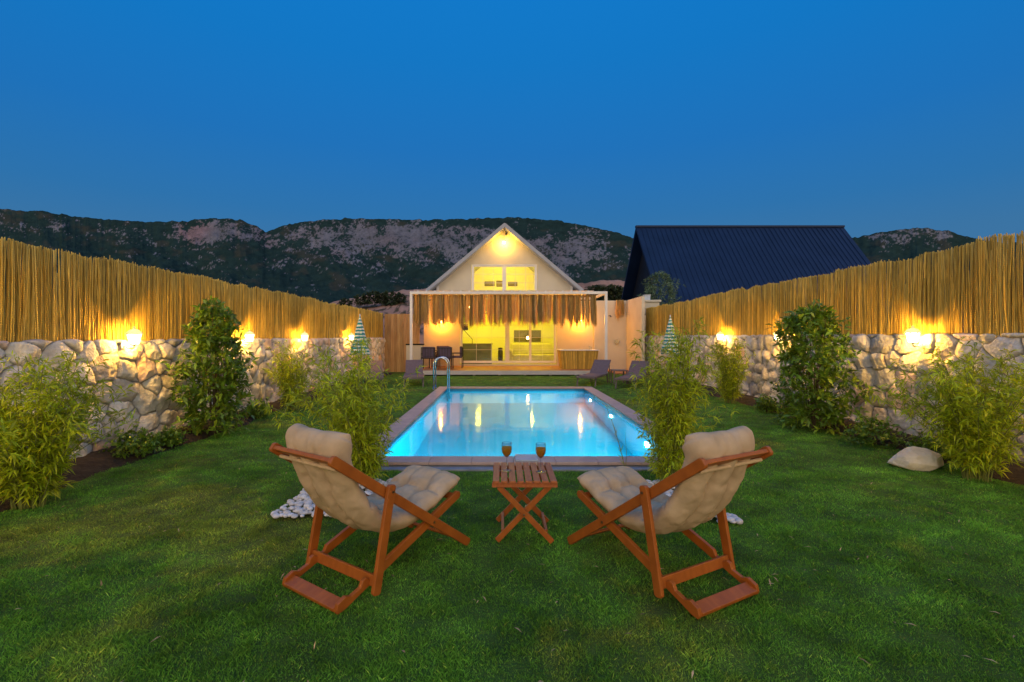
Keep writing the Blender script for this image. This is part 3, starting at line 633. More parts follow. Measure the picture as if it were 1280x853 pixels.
for i_, (x_, y_, rz, lb) in enumerate([
    (LX+.06, 3.2, 0, 'lit white lantern on the left wall beside the corner bamboo, out of view'), (LX+.06, .3, 0, 'lit white lantern on the left wall level with the viewer'),
    (RX-.06, 3.3, math.pi, 'lit white lantern on the right wall behind the right bamboo, out of view'), (RX-.06, .3, math.pi, 'lit white lantern on the right wall level with the viewer'),
    (LX+.06, 6.15, 0, 'lit white lantern on the left stone wall, the largest and nearest of four'),
    (LX+.06, 8.95, 0, 'lit white lantern on the left wall just beyond the tall leafy shrub'),
    (LX+.06, 11.45, 0, 'lit white lantern on the left wall above the rear bamboo clump'),
    (LX+.06, 15.0, 0, 'lit white lantern on the left wall right beside the striped parasol'),
    (RX-.06, 6.55, math.pi, 'lit white lantern on the right stone wall, the largest and nearest of three'),
    (RX-.06, 9.75, math.pi, 'lit white lantern on the right wall between the tall leafy shrub and bamboo'),
    (RX-.06, 12.35, math.pi, 'lit white lantern on the right wall above the rear bamboo, nearest the parasol')]):
    place_lantern(x_, y_, 1.47 if x_ < 0 else 1.49, rz, lb, LG, LW)
HG = 'lamps on the house front'
def globe_lamp(x, y, z, lb, pw, col):
    e = empty('wall_lamp', (x, y, z)); tag(e, lb, 'wall lamp', HG)
    MB().lathe([(0,.05),(.03,.048),(.034,.04),(.03,.03)], (0,-.26,0), 18).build('lamp_cap', LANT, e, smooth=True); b = MB(); b.box((-.03, -.012, -.03), (.03, .0, .05)); b.bar((0,0,.045), (0,-.26,.05), .02, .015); b.build('lamp_arm', LANT, e)
    MB().lathe([(.03,.03),(.045,.01),(.05,-.02),(.035,-.05),(0,-.062)], (0,-.26,0), 18).build('lamp_globe', GLOW, e, smooth=True)
    lamp('lamp_light', (0,-.26,-.01), pw, col, e, .03)
globe_lamp(-2.72, FY-.002, 2.16, 'warm lamp on the house wall above the dark dining chairs', 78, (1.0, .34, .012))
globe_lamp(3.42, FY-.002, 2.22, 'warm lamp on the house wall above the reed clad tub', 78, (1.0, .34, .012))
globe_lamp(.07, FY-.002, 5.66, 'bright lamp high up in the peak of the gable', 54, (1.0, .50, .04))

# deck
dk = empty('timber_deck', (.3, 18, 0)); tag(dk, 'raised orange brown timber deck in front of the house', 'deck')
b = MB(); yy = 18.05
while yy < FY-.01: b.box((-3.3, yy, .17), (3.78, min(yy+.135, FY-.005), .195)); yy += .142
local(b.build('deck_boards', DECKW, dk), dk)
local(MB().box((-3.32, 18.0, .045), (3.80, 18.045, .20)).build('fascia', FASCIA, dk), dk)
for xx in np.arange(-3.1, 3.8, .98): local(MB().box((xx, 18.1, -.04), (xx+.1, 18.2, .168)).build('foot', FASCIA, dk), dk)
local(MB().box((-3.3, 18.3, -.02), (3.78, 18.36, .168)).build('back_beam', NAVYW, dk), dk)

# pergola
pg = empty('pergola', (.24, 18.2, .2)); tag(pg, 'white steel pergola frame with flat roof over the deck', 'pergola')
for xx in (-3.52, 4.0):
    local(MB().box((xx-.05, 18.15, -.02), (xx+.05, 18.25, 3.14)).build('post', WHITEM, pg, bevel=.004), pg)
local(MB().box((-3.57, 18.15, 3.14), (4.05, 18.25, 3.245)).build('front_beam', WHITEM, pg, bevel=.004), pg)
for xx in (-3.52, 4.0): local(MB().box((xx-.04, 18.25, 3.145), (xx+.04, FY-.11, 3.24)).build('side_beam', WHITEM, pg), pg)
local(MB().box((-3.56, FY-.11, 3.145), (4.04, FY-.02, 3.24)).build('rear_beam', WHITEM, pg), pg)
b = MB()
for xx in np.arange(-3.3, 3.6, .33): b.box((xx, 18.2, 3.247), (xx+.06, FY-.05, 3.275))
local(b.build('roof_purlins', WHITEM, pg), pg)
PANEL = mat('pergola_roof_panel', (.60,.55,.50), rough=.6, scale=3)
local(MB().box((-3.45, 18.27, 3.276), (3.55, FY-.03, 3.288)).build('roof_panel', PANEL, pg), pg)
# straw fringe
def straw(name, x0, x1, y, zt, zb, seed, parent=None, ntuft=60):
    rs = np.random.RandomState(seed); tx = np.sort(x0+(x1-x0)*(np.arange(ntuft)+rs.rand(ntuft)*.6)/ntuft)
    P = []; Tn = []
    for c in tx:
        if rs.rand() < .16 and ntuft > 5: continue
        n = rs.randint(22, 46) ; wd = (x1-x0)/ntuft*rs.uniform(.75, 1.15); bz = zb+rs.normal(0, .075); tn = rs.uniform(.7, 1.5); gr = rs.rand() < .35; yo = rs.uniform(-.02, .1)
        for k in range(n):
            xx = c+(rs.rand()-.5)*wd*1.1; ln = zt-bz+rs.normal(0, .07); sw = rs.normal(0, .02)
            P.append((xx, y+yo+rs.normal(0, .02), zt-rs.rand()*.03, xx+sw*.4, xx+sw+(xx-c)*.5, zt-ln, y+yo+rs.normal(0, .035), rs.uniform(.005, .011)))
            v = tn*rs.uniform(.75, 1.25); Tn.append((v*.9, v*.88, v*.95) if gr else (v*1.05, v*.97, v*.80))
    P = np.array(P); N = len(P); V = np.zeros((N, 4, 3, 3)); th = rs.rand(N)*6.28
    for s_, f in enumerate((0, .4, .8, 1)):
        cx = P[:, 0]*(1-f)+P[:, 4]*f+(P[:, 3]-P[:, 0])*math.sin(f*3.1); cyy = P[:, 1]*(1-f)+P[:, 6]*f; cz = P[:, 2]*(1-f)+P[:, 5]*f; r = P[:, 7]*(1-.6*f)
        for k in range(3): V[:, s_, k] = np.stack([cx+r*np.cos(th+k*2.094), cyy+r*np.sin(th+k*2.094), cz], -1)
    fl = [(s_*3+k, s_*3+(k+1) % 3, (s_+1)*3+(k+1) % 3, (s_+1)*3+k) for s_ in range(3) for k in range(3)]
    F = ((np.arange(N)*12)[:, None, None]+np.array(fl)[None]).reshape(-1, 4)
    return mesh_np(name, V.reshape(-1, 3), F, STRAW, parent, np.repeat(np.array(Tn), 12, 0), True)
fr = straw('straw_fringe', -3.42, 3.62, 18.30, 3.13, 2.06, 11, None, 150); tag(fr, 'shaggy straw fringe hanging across the front of the pergola', 'straw fringe')
st = straw('straw_bundle', 5.02, 5.36, 20.72, 3.12, 2.45, 15, None, 5); tag(st, 'small brown straw bundle hanging in the corner of the shower walls', 'straw bundle')
# bulbs hanging under the pergola
for x_, lb in ((-1.35, 'small glowing bulb hanging behind the fringe above the left glass door'), (1.05, 'small glowing bulb hanging behind the fringe above the right glass door'), (2.15, 'small glowing bulb hanging behind the fringe left of the tub lamp')):
    e = empty('hanging_bulb', (x_, 19.6, 2.75)); tag(e, lb, 'light bulb', 'bulbs hanging under the pergola')
    MB().tube([(0,0,.03),(0,0,.52)], .005, 6).build('cord', DARKF, e); MB().lathe([(0,-.06),(.03,-.045),(.035,-.01),(.015,.03),(.0,.035)], (0,0,0), 14).build('bulb', BULB, e, smooth=True)
    lamp('bulb_light', (0,0,-.12), 22, (1,.50,.06), e, .05)

# low plastered wall with ledge left of the deck
lw = empty('low_wall', (-3.4, 20.2, 0)); tag(lw, 'low beige plastered wall with a ledge left of the dining chairs', 'wall')
local(MB().box((-4.0, 19.6, -.02), (-3.3, 19.75, 1.15)).build('wall_body', STUCCO, lw), lw); local(MB().box((-4.02, 19.57, 1.15), (-3.27, 19.78, 1.20)).build('ledge', FENCEW, lw), lw)
# shower walls
sh = empty('shower_wall', (5.0, 20.9, 0)); tag(sh, 'white plastered outdoor shower wall with a side wing', 'shower wall')
local(MB().box((4.06, 20.9, -.02), (5.5, 21.05, 3.1)).build('back_wall', STUCCO, sh, bevel=.01), sh)
local(MB().box((5.5, 18.6, -.02), (5.62, 21.05, 3.1)).build('side_wall', STUCCO, sh, bevel=.01), sh)
local(MB().box((4.5, 18.7, -.03), (5.49, 20.88, .05)).build('shower_floor', DECKW, sh), sh)
b = MB(); b.tube([(5.06, 20.89, 1.28), (5.06, 20.80, 1.28)], .10, 18); local(b.build('valve', STEEL, sh), sh)
b = MB(); b.tube([(4.72, 20.89, 2.43), (4.72, 20.6, 2.43), (4.72,20.56,2.38)], .016, 8); b.lathe([(0,.03),(.09,.0),(0,-.01)], (4.72,20.56,2.36), 16); local(b.build('shower_head', DARKF, sh), sh)
# stone pillar
pl = empty('stone_pillar', (6.1, 19.9, 0)); tag(pl, 'stone gate pillar with white cap at the end of the right reed screen', 'pillar')
local(stone_face('stone_face', ((5.78, 19.58), (6.4, 19.58), (0, -1)), 0, 2.72, .03, .3, .25, 31, pl, .05), pl); local(stone_face('stone_face', ((5.76, 20.2), (5.76, 19.56), (-1, 0)), 0, 2.72, .03, .3, .25, 32, pl, .05), pl)
local(MB().box((5.79, 19.60, -.02), (6.42, 20.22, 2.73)).build('pillar_core', MORT, pl), pl)
local(MB().box((5.70, 19.5, 2.66), (6.5, 20.3, 2.93)).build('neck', STUCCO, pl, bevel=.01), pl); local(MB().box((5.64, 19.44, 2.93), (6.56, 20.36, 3.02)).build('cap', STUCCO, pl, bevel=.015), pl)
plm = empty('pillar_lamp', (6.1, 19.9, 3.02)); tag(plm, 'small unlit box lamp on top of the stone pillar', 'lamp')
local(MB().box((5.98, 19.8, 3.03), (6.22, 20.0, 3.24)).build('lamp_shade', mat('frost', (.6,.68,.8), rough=.3, scale=3), plm, bevel=.01), plm); local(MB().box((6.0, 19.82, 3.02), (6.2, 19.98, 3.03)).build('lamp_base', DARKF, plm), plm); local(MB().box((5.96, 19.78, 3.24), (6.24, 20.02, 3.26)).build('lamp_lid', WHITEM, plm), plm)

# neighbour's dark A-frame house
nb = empty('dark_roof_house', (15, 30, 0)); tag(nb, 'big dark house with steep navy metal roof beyond the right fence', 'house')
xa, xb = 8.5, 21.7
for sgn, lb in ((-1, 'f'), (1, 'b')):
    ye = 30+sgn*4.7; ze = 8.5-4.7*1.18
    b = MB(); b.prism([(30, 8.5), (ye, ze), (ye, ze-.18), (30, 8.5-.22)], 'x', xa, xb)
    for xx in np.arange(xa+.02, xb, .30): b.bar((xx, 30+sgn*.02, 8.5+.012), (xx, ye, ze+.012), .035, .03)
    local(b.build('roof', NAVY, nb), nb)
local(MB().box((xa-.02, 29.88, 8.44), (xb+.02, 30.12, 8.56)).build('ridge_cap', NAVY, nb), nb)
b = MB(); b.prism([(25.7, 0), (34.3, 0), (34.3, 3.2), (30, 8.15), (25.7, 3.2)], 'x', xa+.7, xb-.7); local(b.build('wall', NAVYW, nb), nb)
local(MB().box((xa+.66, 28.6, 4.2), (xa+.695, 29.2, 6.3)).build('window', mat('dark_glass', (.01,.015,.025), rough=.15, scale=3), nb), nb)

# ------------------------------------------------------------------ leaves
def leaf_mesh(name, P, D, Nn, Ln, W, m, tint, parent=None, fold=.18, droop=.15):
    n = len(P); D = D/np.linalg.norm(D, axis=1)[:, None]; Sd = np.cross(D, Nn); Sd /= np.maximum(np.linalg.norm(Sd, axis=1)[:, None], 1e-6); U = np.cross(Sd, D)
    Lc = Ln[:, None]; Wc = W[:, None]; V = np.zeros((n, 5, 3))
    V[:, 0] = P; mid = P+D*Lc*.42
    V[:, 1] = mid+Sd*Wc*.5+U*Wc*fold; V[:, 2] = mid-Sd*Wc*.5+U*Wc*fold; V[:, 3] = mid
    V[:, 4] = P+D*Lc-np.array([0,0,1])*Lc*droop
    F = ((np.arange(n)*5)[:, None, None]+np.array([(0,1,3),(0,3,2),(1,4,3),(3,4,2)])[None]).reshape(-1, 3)
    return mesh_np(name, V.reshape(-1, 3), F, m, parent, np.repeat(tint, 5, 0), False)
def rand_unit(rs, n): v = rs.normal(size=(n, 3)); return v/np.linalg.norm(v, axis=1)[:, None]
def bamboo(loc, h, spread, nculm, seed, label, leafL=.085, lean=(0,0), group='bamboo clumps', dens=1.0, low=.12):
    rs = np.random.RandomState(seed); e = empty('bamboo_plant', loc); tag(e, label, 'bamboo', group)
    cb = MB(); P = []; D = []; Tn = []; 
    for c in range(nculm):
        a = rs.rand()*6.283; out = spread*rs.uniform(.25, 1.0)*rs.rand()**.35*(1.35 if rs.rand() > .82 else 1); hh = h*rs.uniform(.55, 1.0)*(1-.22*(out/spread)**2)
        b0 = np.array([math.cos(a)*rs.rand()*.13, math.sin(a)*rs.rand()*.13, 0]); pts = []
        for f in np.linspace(0, 1, 9):
            pts.append(b0+np.array([(math.cos(a)*out+lean[0])*f**1.7, (math.sin(a)*out+lean[1])*f**1.7, hh*(f-.10*f*f*(out/spread)*1.5)]))
        cb.tube(pts, [.0055*(1-.75*f)+.0008 for f in np.linspace(0, 1, 9)], 5, False)
        pts = np.array(pts); nodes = int(15*dens*hh/1.2)+4; ctint = rs.uniform(.8, 1.2)
        for f in np.linspace(low, 1, nodes):
            q = f*8; i0 = min(int(q), 7); p = pts[i0]*(1-(q-i0))+pts[i0+1]*(q-i0)
            for br in range(2):
                a2 = rs.rand()*6.283; bl = rs.uniform(.06, .22)*(1.1-.5*f)*(h/1.4); el = rs.uniform(.1, .9)
                bd = np.array([math.cos(a2)*math.cos(el), math.sin(a2)*math.cos(el), math.sin(el)]); tip = p+bd*bl
                cb.tube([p, p+bd*bl*.6+np.array([0,0,.01]), tip], [.0016, .0012, .0006], 3, False)
                for l_ in range(rs.randint(6, 11)):
                    g = rs.uniform(.35, 1.0); q_ = p+bd*bl*g; dv = bd*.7+rs.normal(size=3)*.55; dv[2] -= .25
                    P.append(q_); D.append(dv); hf = rs.rand()
                    v = ctint*rs.uniform(.65, 1.35); yel = rs.rand()
                    Tn.append((v*(1+.9*max(0, yel-.55)), v*(1+.25*max(0, yel-.55)), v*.9))
    P = np.array(P); D = np.array(D); n = len(P); Nn = rand_unit(rs, n); Nn[:, 2] = np.abs(Nn[:, 2])+.6
    Ln = rs.uniform(.6, 1.3, n)*leafL*.82; P[:, 2] = np.maximum(P[:, 2], .03)
    cb.build('culms', CULM, e); leaf_mesh('foliage', P, D, Nn, Ln, Ln*rs.uniform(.13, .20, n), LEAFB, np.array(Tn), e, .1, .2); return e
def shrub(loc, rx, rz, seed, label, name='leafy_shrub', cat='shrub', group='tall leafy shrubs by the walls', leafL=.12, n=4600, m=None, z0=.12, squash=1.0, wl=(.32,.42), lumps=14):
    rs = np.random.RandomState(seed); e = empty(name, loc); tag(e, label, cat, group); m = m or LEAFL
    # branch tips on an uneven column shape
    th = rs.rand(n)*6.283; zf = rs.rand(n); prof = np.sin(np.clip(zf*.90+.10, 0, 1)*math.pi)**.33*(1-.08*zf)
    lump = .60+1.3*(fbm(th*1.9, zf*6, seed, 3)-.3); rad = rx*prof*lump*np.sqrt(rs.uniform(.25, 1.0, n)); rad *= (1+.12*rs.normal(size=n)*(rs.rand(n) > .8))
    P = np.stack([rad*np.cos(th), rad*np.sin(th)*squash, z0+(rz-z0)*zf+.05*rs.normal(size=n)], -1)
    # cluster the leaves into whorls
    k = 6; cen = P[::k]; idx = np.arange(n)//k; idx = np.minimum(idx, len(cen)-1); P = cen[idx]+rs.normal(size=(n, 3))*.018
    D = np.stack([np.cos(th), np.sin(th), rs.uniform(-.1, 1.0, n)], -1)*.5+rand_unit(rs, n)*.9; Nn = rand_unit(rs, n)*.7; Nn[:, 2] += 1
    Ln = rs.uniform(.6, 1.25, n)*leafL; cv = rs.uniform(.55, 1.25, len(cen))[idx]*rs.uniform(.8, 1.2, n); yel = (rs.rand(len(cen))[idx] > .75)*rs.rand(n)
    tint = np.stack([cv*(1+.9*yel), cv*(1+.35*yel), cv*.9], -1); P[:, 2] = np.maximum(P[:, 2], .05)
    cb = MB()
    for c in range(lumps):
        a = rs.rand()*6.28; r_ = rx*rs.uniform(.2, .6); hh = rz*rs.uniform(.6, .95)
        cb.tube([(0,0,0), (r_*.4*math.cos(a), r_*.4*math.sin(a)*squash, hh*.4), (r_*math.cos(a), r_*math.sin(a)*squash, hh)], [.014, .009, .003], 6, False)
    cb.build('branches', BARK, e); leaf_mesh('foliage', P, D, Nn, Ln, Ln*rs.uniform(*wl, n), m, tint, e, .15, .12); return e
shrub((-4.38, 7.15, 0), .52, 1.93, 1, 'tall dark green leafy shrub between the two nearest left lanterns')
shrub((4.98, 7.55, 0), .62, 1.92, 2, 'broad dark green leafy shrub against the right stone wall', n=5600)
BG = 'bamboo clumps in the garden'
bamboo((-4.15, 4.15, 0), 1.45, .70, 48, 10, 'wide yellow green bamboo in the left corner of the view', .10, group=BG)
bamboo((4.98, 4.95, 0), 1.55, .80, 50, 11, 'wide yellow green bamboo right of the pale boulder', .10, group=BG)
bamboo((-1.36, 4.62, 0), 1.62, .68, 34, 12, 'airy green bamboo behind the left deck chair at the pool corner', .095, (-.16, 0), group=BG, dens=1.0)
bamboo((1.66, 4.66, 0), 1.74, .42, 30, 13, 'upright green bamboo behind the right deck chair at the pool corner', .09, group=BG)
bamboo((-4.25, 9.6, 0), 1.52, .50, 30, 14, 'bushy bamboo against the left wall below the third lantern', .10, group=BG)
bamboo((5.12, 10.6, 0), 1.52, .52, 30, 15, 'bushy bamboo against the right wall below the farthest lantern', .10, group=BG)
GG = 'low plants at the foot of the walls'
def low(loc, r, h, seed, lb): return shrub(loc, r, h, seed, lb, 'low_plant', 'low plant', GG, .065, 800, None, .02, 1.0, (.4,.6), 5)
low((-4.55, 5.85, .02), .30, .26, 21, 'low dark green plant at the wall foot left of the tall left shrub')
low((-4.50, 8.6, .02), .26, .24, 22, 'small round green plant between the left shrub and rear bamboo')
low((5.12, 6.5, .02), .36, .30, 23, 'low green plant at the wall foot above the boulder')
low((5.22, 9.3, .02), .25, .24, 24, 'small round green plant between the right shrub and rear bamboo')
low((-4.5, 6.35, .02), .18, .16, 25, 'tiny green plant at the foot of the left shrub')
low((5.25, 5.75, .02), .25, .22, 26, 'small leafy plant between the boulder and the wall')
# tall weed stalk by the pool's near right corner
wd = empty('weed_stalk', (1.38, 5.28, 0)); tag(wd, 'thin leaning grass stalk at the near right pool edge', 'weed')
cb = MB(); 
pts = [(0,0,0),(-.06,0,.25),(-.13,.02,.50),(-.22,.03,.74)]; cb.tube(pts, [.005,.004,.003,.0012], 5); pts = [(0,0,0),(.01,0,.2),(.0,.02,.42)]; cb.tube(pts, [.004,.003,.001], 5); cb.build('stem', CULM, wd)
rs = np.random.RandomState(5); n = 26; f = rs.rand(n); P = np.stack([-.22*f**1.2, f*.03, .74*f], -1); D = rand_unit(rs, n)*.5+np.array([-.3,0,.8]); leaf_mesh('leaves', P, D, rand_unit(rs, n), rs.uniform(.05,.12,n), np.full(n,.009), LEAFB, np.full((n,3),.9), wd)
# olive tree beyond
ot = shrub((7.9, 23.5, 0), 1.15, 4.65, 40, 'small grey green tree in front of the dark house', 'small_tree', 'tree', None, .13, 6500, LEAFO, 2.2, 1.0, (.25,.35), 12)
# bushes on the earth slope
bg_ = [(432,379,.9),(451,374,.9),(466,373,1.1),(478,372,.9),(489,376,1.3),(500,371,.8),(728,368,.9),(744,362,.9),(757,374,1.6),(768,368,1.3),(781,372,1.5),(792,366,1.2)]
bp0 = None
for i_, (px, py, s_) in enumerate(bg_):
    D_ = 92; X_ = (px-628)/589*D_; Z_ = EYE+(421-py)/589*D_-1.2
    if bp0 is None: bp0 = shrub((X_, D_, Z_), 1.7, 2.5, 60, 'dark round bush dotted on the earth slope behind the fence', 'hillside_bush', 'bush', 'bushes on the earth slope', .42, 900, mat('far_bush_leaf', (.035,.06,.03), rough=.9, scale=1, attr=True), .1, 1, (.5,.7), 4); o = bp0
    else: o = copy_tree(bp0)
    o.location = (X_, D_, Z_); o.scale = (s_, s_, s_*.9); o.rotation_euler = (0, 0, i_*1.3)

# ------------------------------------------------------------------ boulder, pebbles
def rock(name, loc, sx, sy, sz, seed, m, sub=5):
    bm = bmesh.new(); bmesh.ops.create_icosphere(bm, subdivisions=sub, radius=1)
    V = np.array([v.co[:] for v in bm.verts]); rs = np.random.RandomState(seed)
    for k in range(14):
        nrm = rs.normal(size=3); nrm /= np.linalg.norm(nrm); c = rs.uniform(.62, .9); d = V@nrm; V = V-np.maximum(d-c, 0)[:, None]*nrm[None]*.9
    V *= (1+.10*(fbm(V[:, 0]*3+V[:, 2]*2, V[:, 1]*3, seed, 5)-.5))[:, None]
    for v, c in zip(bm.verts, V): v.co = (c[0]*sx, c[1]*sy, c[2]*sz)
    me = bpy.data.meshes.new(name); bm.to_mesh(me); bm.free(); me.polygons.foreach_set('use_smooth', [True]*len(me.polygons)); me.materials.append(m)
    o = link(bpy.data.objects.new(name, me)); o.location = loc; return o
BOULD = mat('boulder_rock', (.92,.82,.64), (.66,.56,.42), rough=.9, scale=5, bump=1.0, bscale=14, bdist=.03, detail=9)
tag(rock('boulder', (4.72, 5.38, .09), .31, .22, .155, 3, BOULD), 'pale rounded boulder lying on the right edge of the lawn', 'boulder')
def pebbles(cx, cyy, hx, hy, seed, label):
    rs = np.random.RandomState(seed); bm = bmesh.new(); bmesh.ops.create_icosphere(bm, subdivisions=2, radius=1); bv = np.array([v.co[:] for v in bm.verts]); bf = np.array([[v.index for v in f.verts] for f in bm.faces]); bm.free()
    Vs = []; Fs = []; Ts = []; k = 0
    for i in range(int(hx*hy*4*620)):
        x = rs.uniform(-hx, hx); y = rs.uniform(-hy, hy)
        ed = max(abs(x)/hx, abs(y)/hy)+.12*(vnoise(np.array([x*4]), np.array([y*4]), seed)[0]-.5)
        if ed > .97: continue
        s = rs.uniform(.013, .034); sc = np.array([s*rs.uniform(.9,1.4), s, s*rs.uniform(.55,.8)]); a = rs.rand()*6.28
        v = bv*sc*(1+.1*rs.normal(size=(len(bv),1))*.3); ca, sa = math.cos(a), math.sin(a); v = np.stack([v[:,0]*ca-v[:,1]*sa, v[:,0]*sa+v[:,1]*ca, v[:,2]], -1)
        z = .02+.05*(1-ed**3)*rs.rand()+.012
        Vs.append(v+np.array([cx+x, cyy+y, z])); Fs.append(bf+k*len(bv)); Ts.append(np.full((len(bv),3), rs.uniform(.8,1.05))); k += 1
    o = mesh_np('pebbles', np.concatenate(Vs), np.concatenate(Fs), PEBBLE, None, np.concatenate(Ts), True); tag(o, label, 'pebbles', None, 'stuff')
PBL = (-1.45, 4.32, .46, .50); PBR = (1.48, 4.26, .42, .55)
pebbles(*PBL, 5, 'bed of white pebbles under the left bamboo'); pebbles(*PBR, 6, 'bed of white pebbles under the right bamboo')

# ------------------------------------------------------------------ grass
def grass():
    rs = np.random.RandomState(9)
    zones = [(.5, 1.3, 6000, 1.6), (1.3, 2.6, 24000, 1.0), (2.6, 3.8, 17000, 1.1), (3.8, 5.4, 9500, 1.35), (5.4, 8.0, 5000, 1.8), (8.0, 12.5, 2200, 2.6), (12.5, 19.0, 900, 4.0)]
    Ps = []; Wm = []
    for a, b_, d, wm in zones:
        lim = min(6.0, b_*1.35+1.9); xl, xr = max(LX, -lim), min(RX, lim); n = int((xr-xl)*(b_-a)*d); x = rs.uniform(xl, xr, n); y = rs.uniform(a, b_, n)
        ok = (x > bedL(y)-.08) & (x < bedR(y)+.08) & ~((x > PX0-CW+.01) & (x < PX1+CW-.01) & (y > PY0-CW-.10) & (y < PY1+CW-.01))
        for cx, cyy, hx, hy in (PBL, PBR): ok &= ~((np.abs(x-cx) < hx-.06) & (np.abs(y-cyy) < hy-.06))
        ok &= ~((y > 17.95) & (x > -3.4) & (x < 3.9)); x, y = x[ok], y[ok]
        Ps.append(np.stack([x, y], -1)); Wm.append(np.full(len(x), wm))
    P = np.concatenate(Ps); wm = np.concatenate(Wm); x, y = P.T; n = len(x)
    clump = fbm(x*9, y*9, 33, 3); big = fbm(x*1.5, y*1.5, 34, 3)
    h = (.008+.026*clump**1.5)*(.8+.45*big)*rs.uniform(.6, 1.35, n); wd = .0014*wm*rs.uniform(.7, 1.3, n)
    th = rs.rand(n)*6.283; ln = h*rs.uniform(.1, 1.1, n)
    z = lawn_z(x, y)-.004
    fa_ = rs.rand(n)*6.28; sx, sy = np.cos(fa_)*wd, np.sin(fa_)*wd
    dx, dy = np.cos(th)*ln, np.sin(th)*ln
    V = np.zeros((n, 4, 3))
    V[:, 0] = np.stack([x-sx, y-sy, z], -1); V[:, 1] = np.stack([x+sx, y+sy, z], -1)
    V[:, 2] = np.stack([x+sx*.7+dx*.4, y+sy*.7+dy*.4, z+h*.62], -1); V[:, 3] = np.stack([x+dx, y+dy, z+h], -1)
    F = ((np.arange(n)*4)[:, None, None]+np.array([(0,1,2),(0,2,3)])[None]).reshape(-1, 3)
    t_ = lawn_tint(x, y)*rs.uniform(.6, 1.4, n)[:, None]; dry = rs.rand(n) > .95; t_[dry] *= np.array([2.4, 1.5, 1.8])
    o = mesh_np('grass', V.reshape(-1, 3), F, GRASS, None, np.repeat(t_, 4, 0), False); tag(o, 'short mown green grass covering the garden lawn', 'grass', None, 'stuff')
grass()
rs = np.random.RandomState(44); n = 260; x = rs.uniform(-3.8, 4.2, n); y = rs.uniform(1.9, 5.2, n); 
P = np.stack([x, y, lawn_z(x, y)+.035], -1); D = rand_unit(rs, n); D[:, 2] *= .15
o = leaf_mesh('fallen_leaves', P, D, np.tile([0,0,1.0], (n,1)), rs.uniform(.02,.065,n), rs.uniform(.006,.011,n), mat('dry_leaf', (.60,.40,.20), rough=.8, scale=10, attr=True), rs.uniform(.5,1.3,(n,1))*np.ones((1,3))); tag(o, 'scattered dry leaves lying on the grass', 'fallen leaves', None, 'stuff')

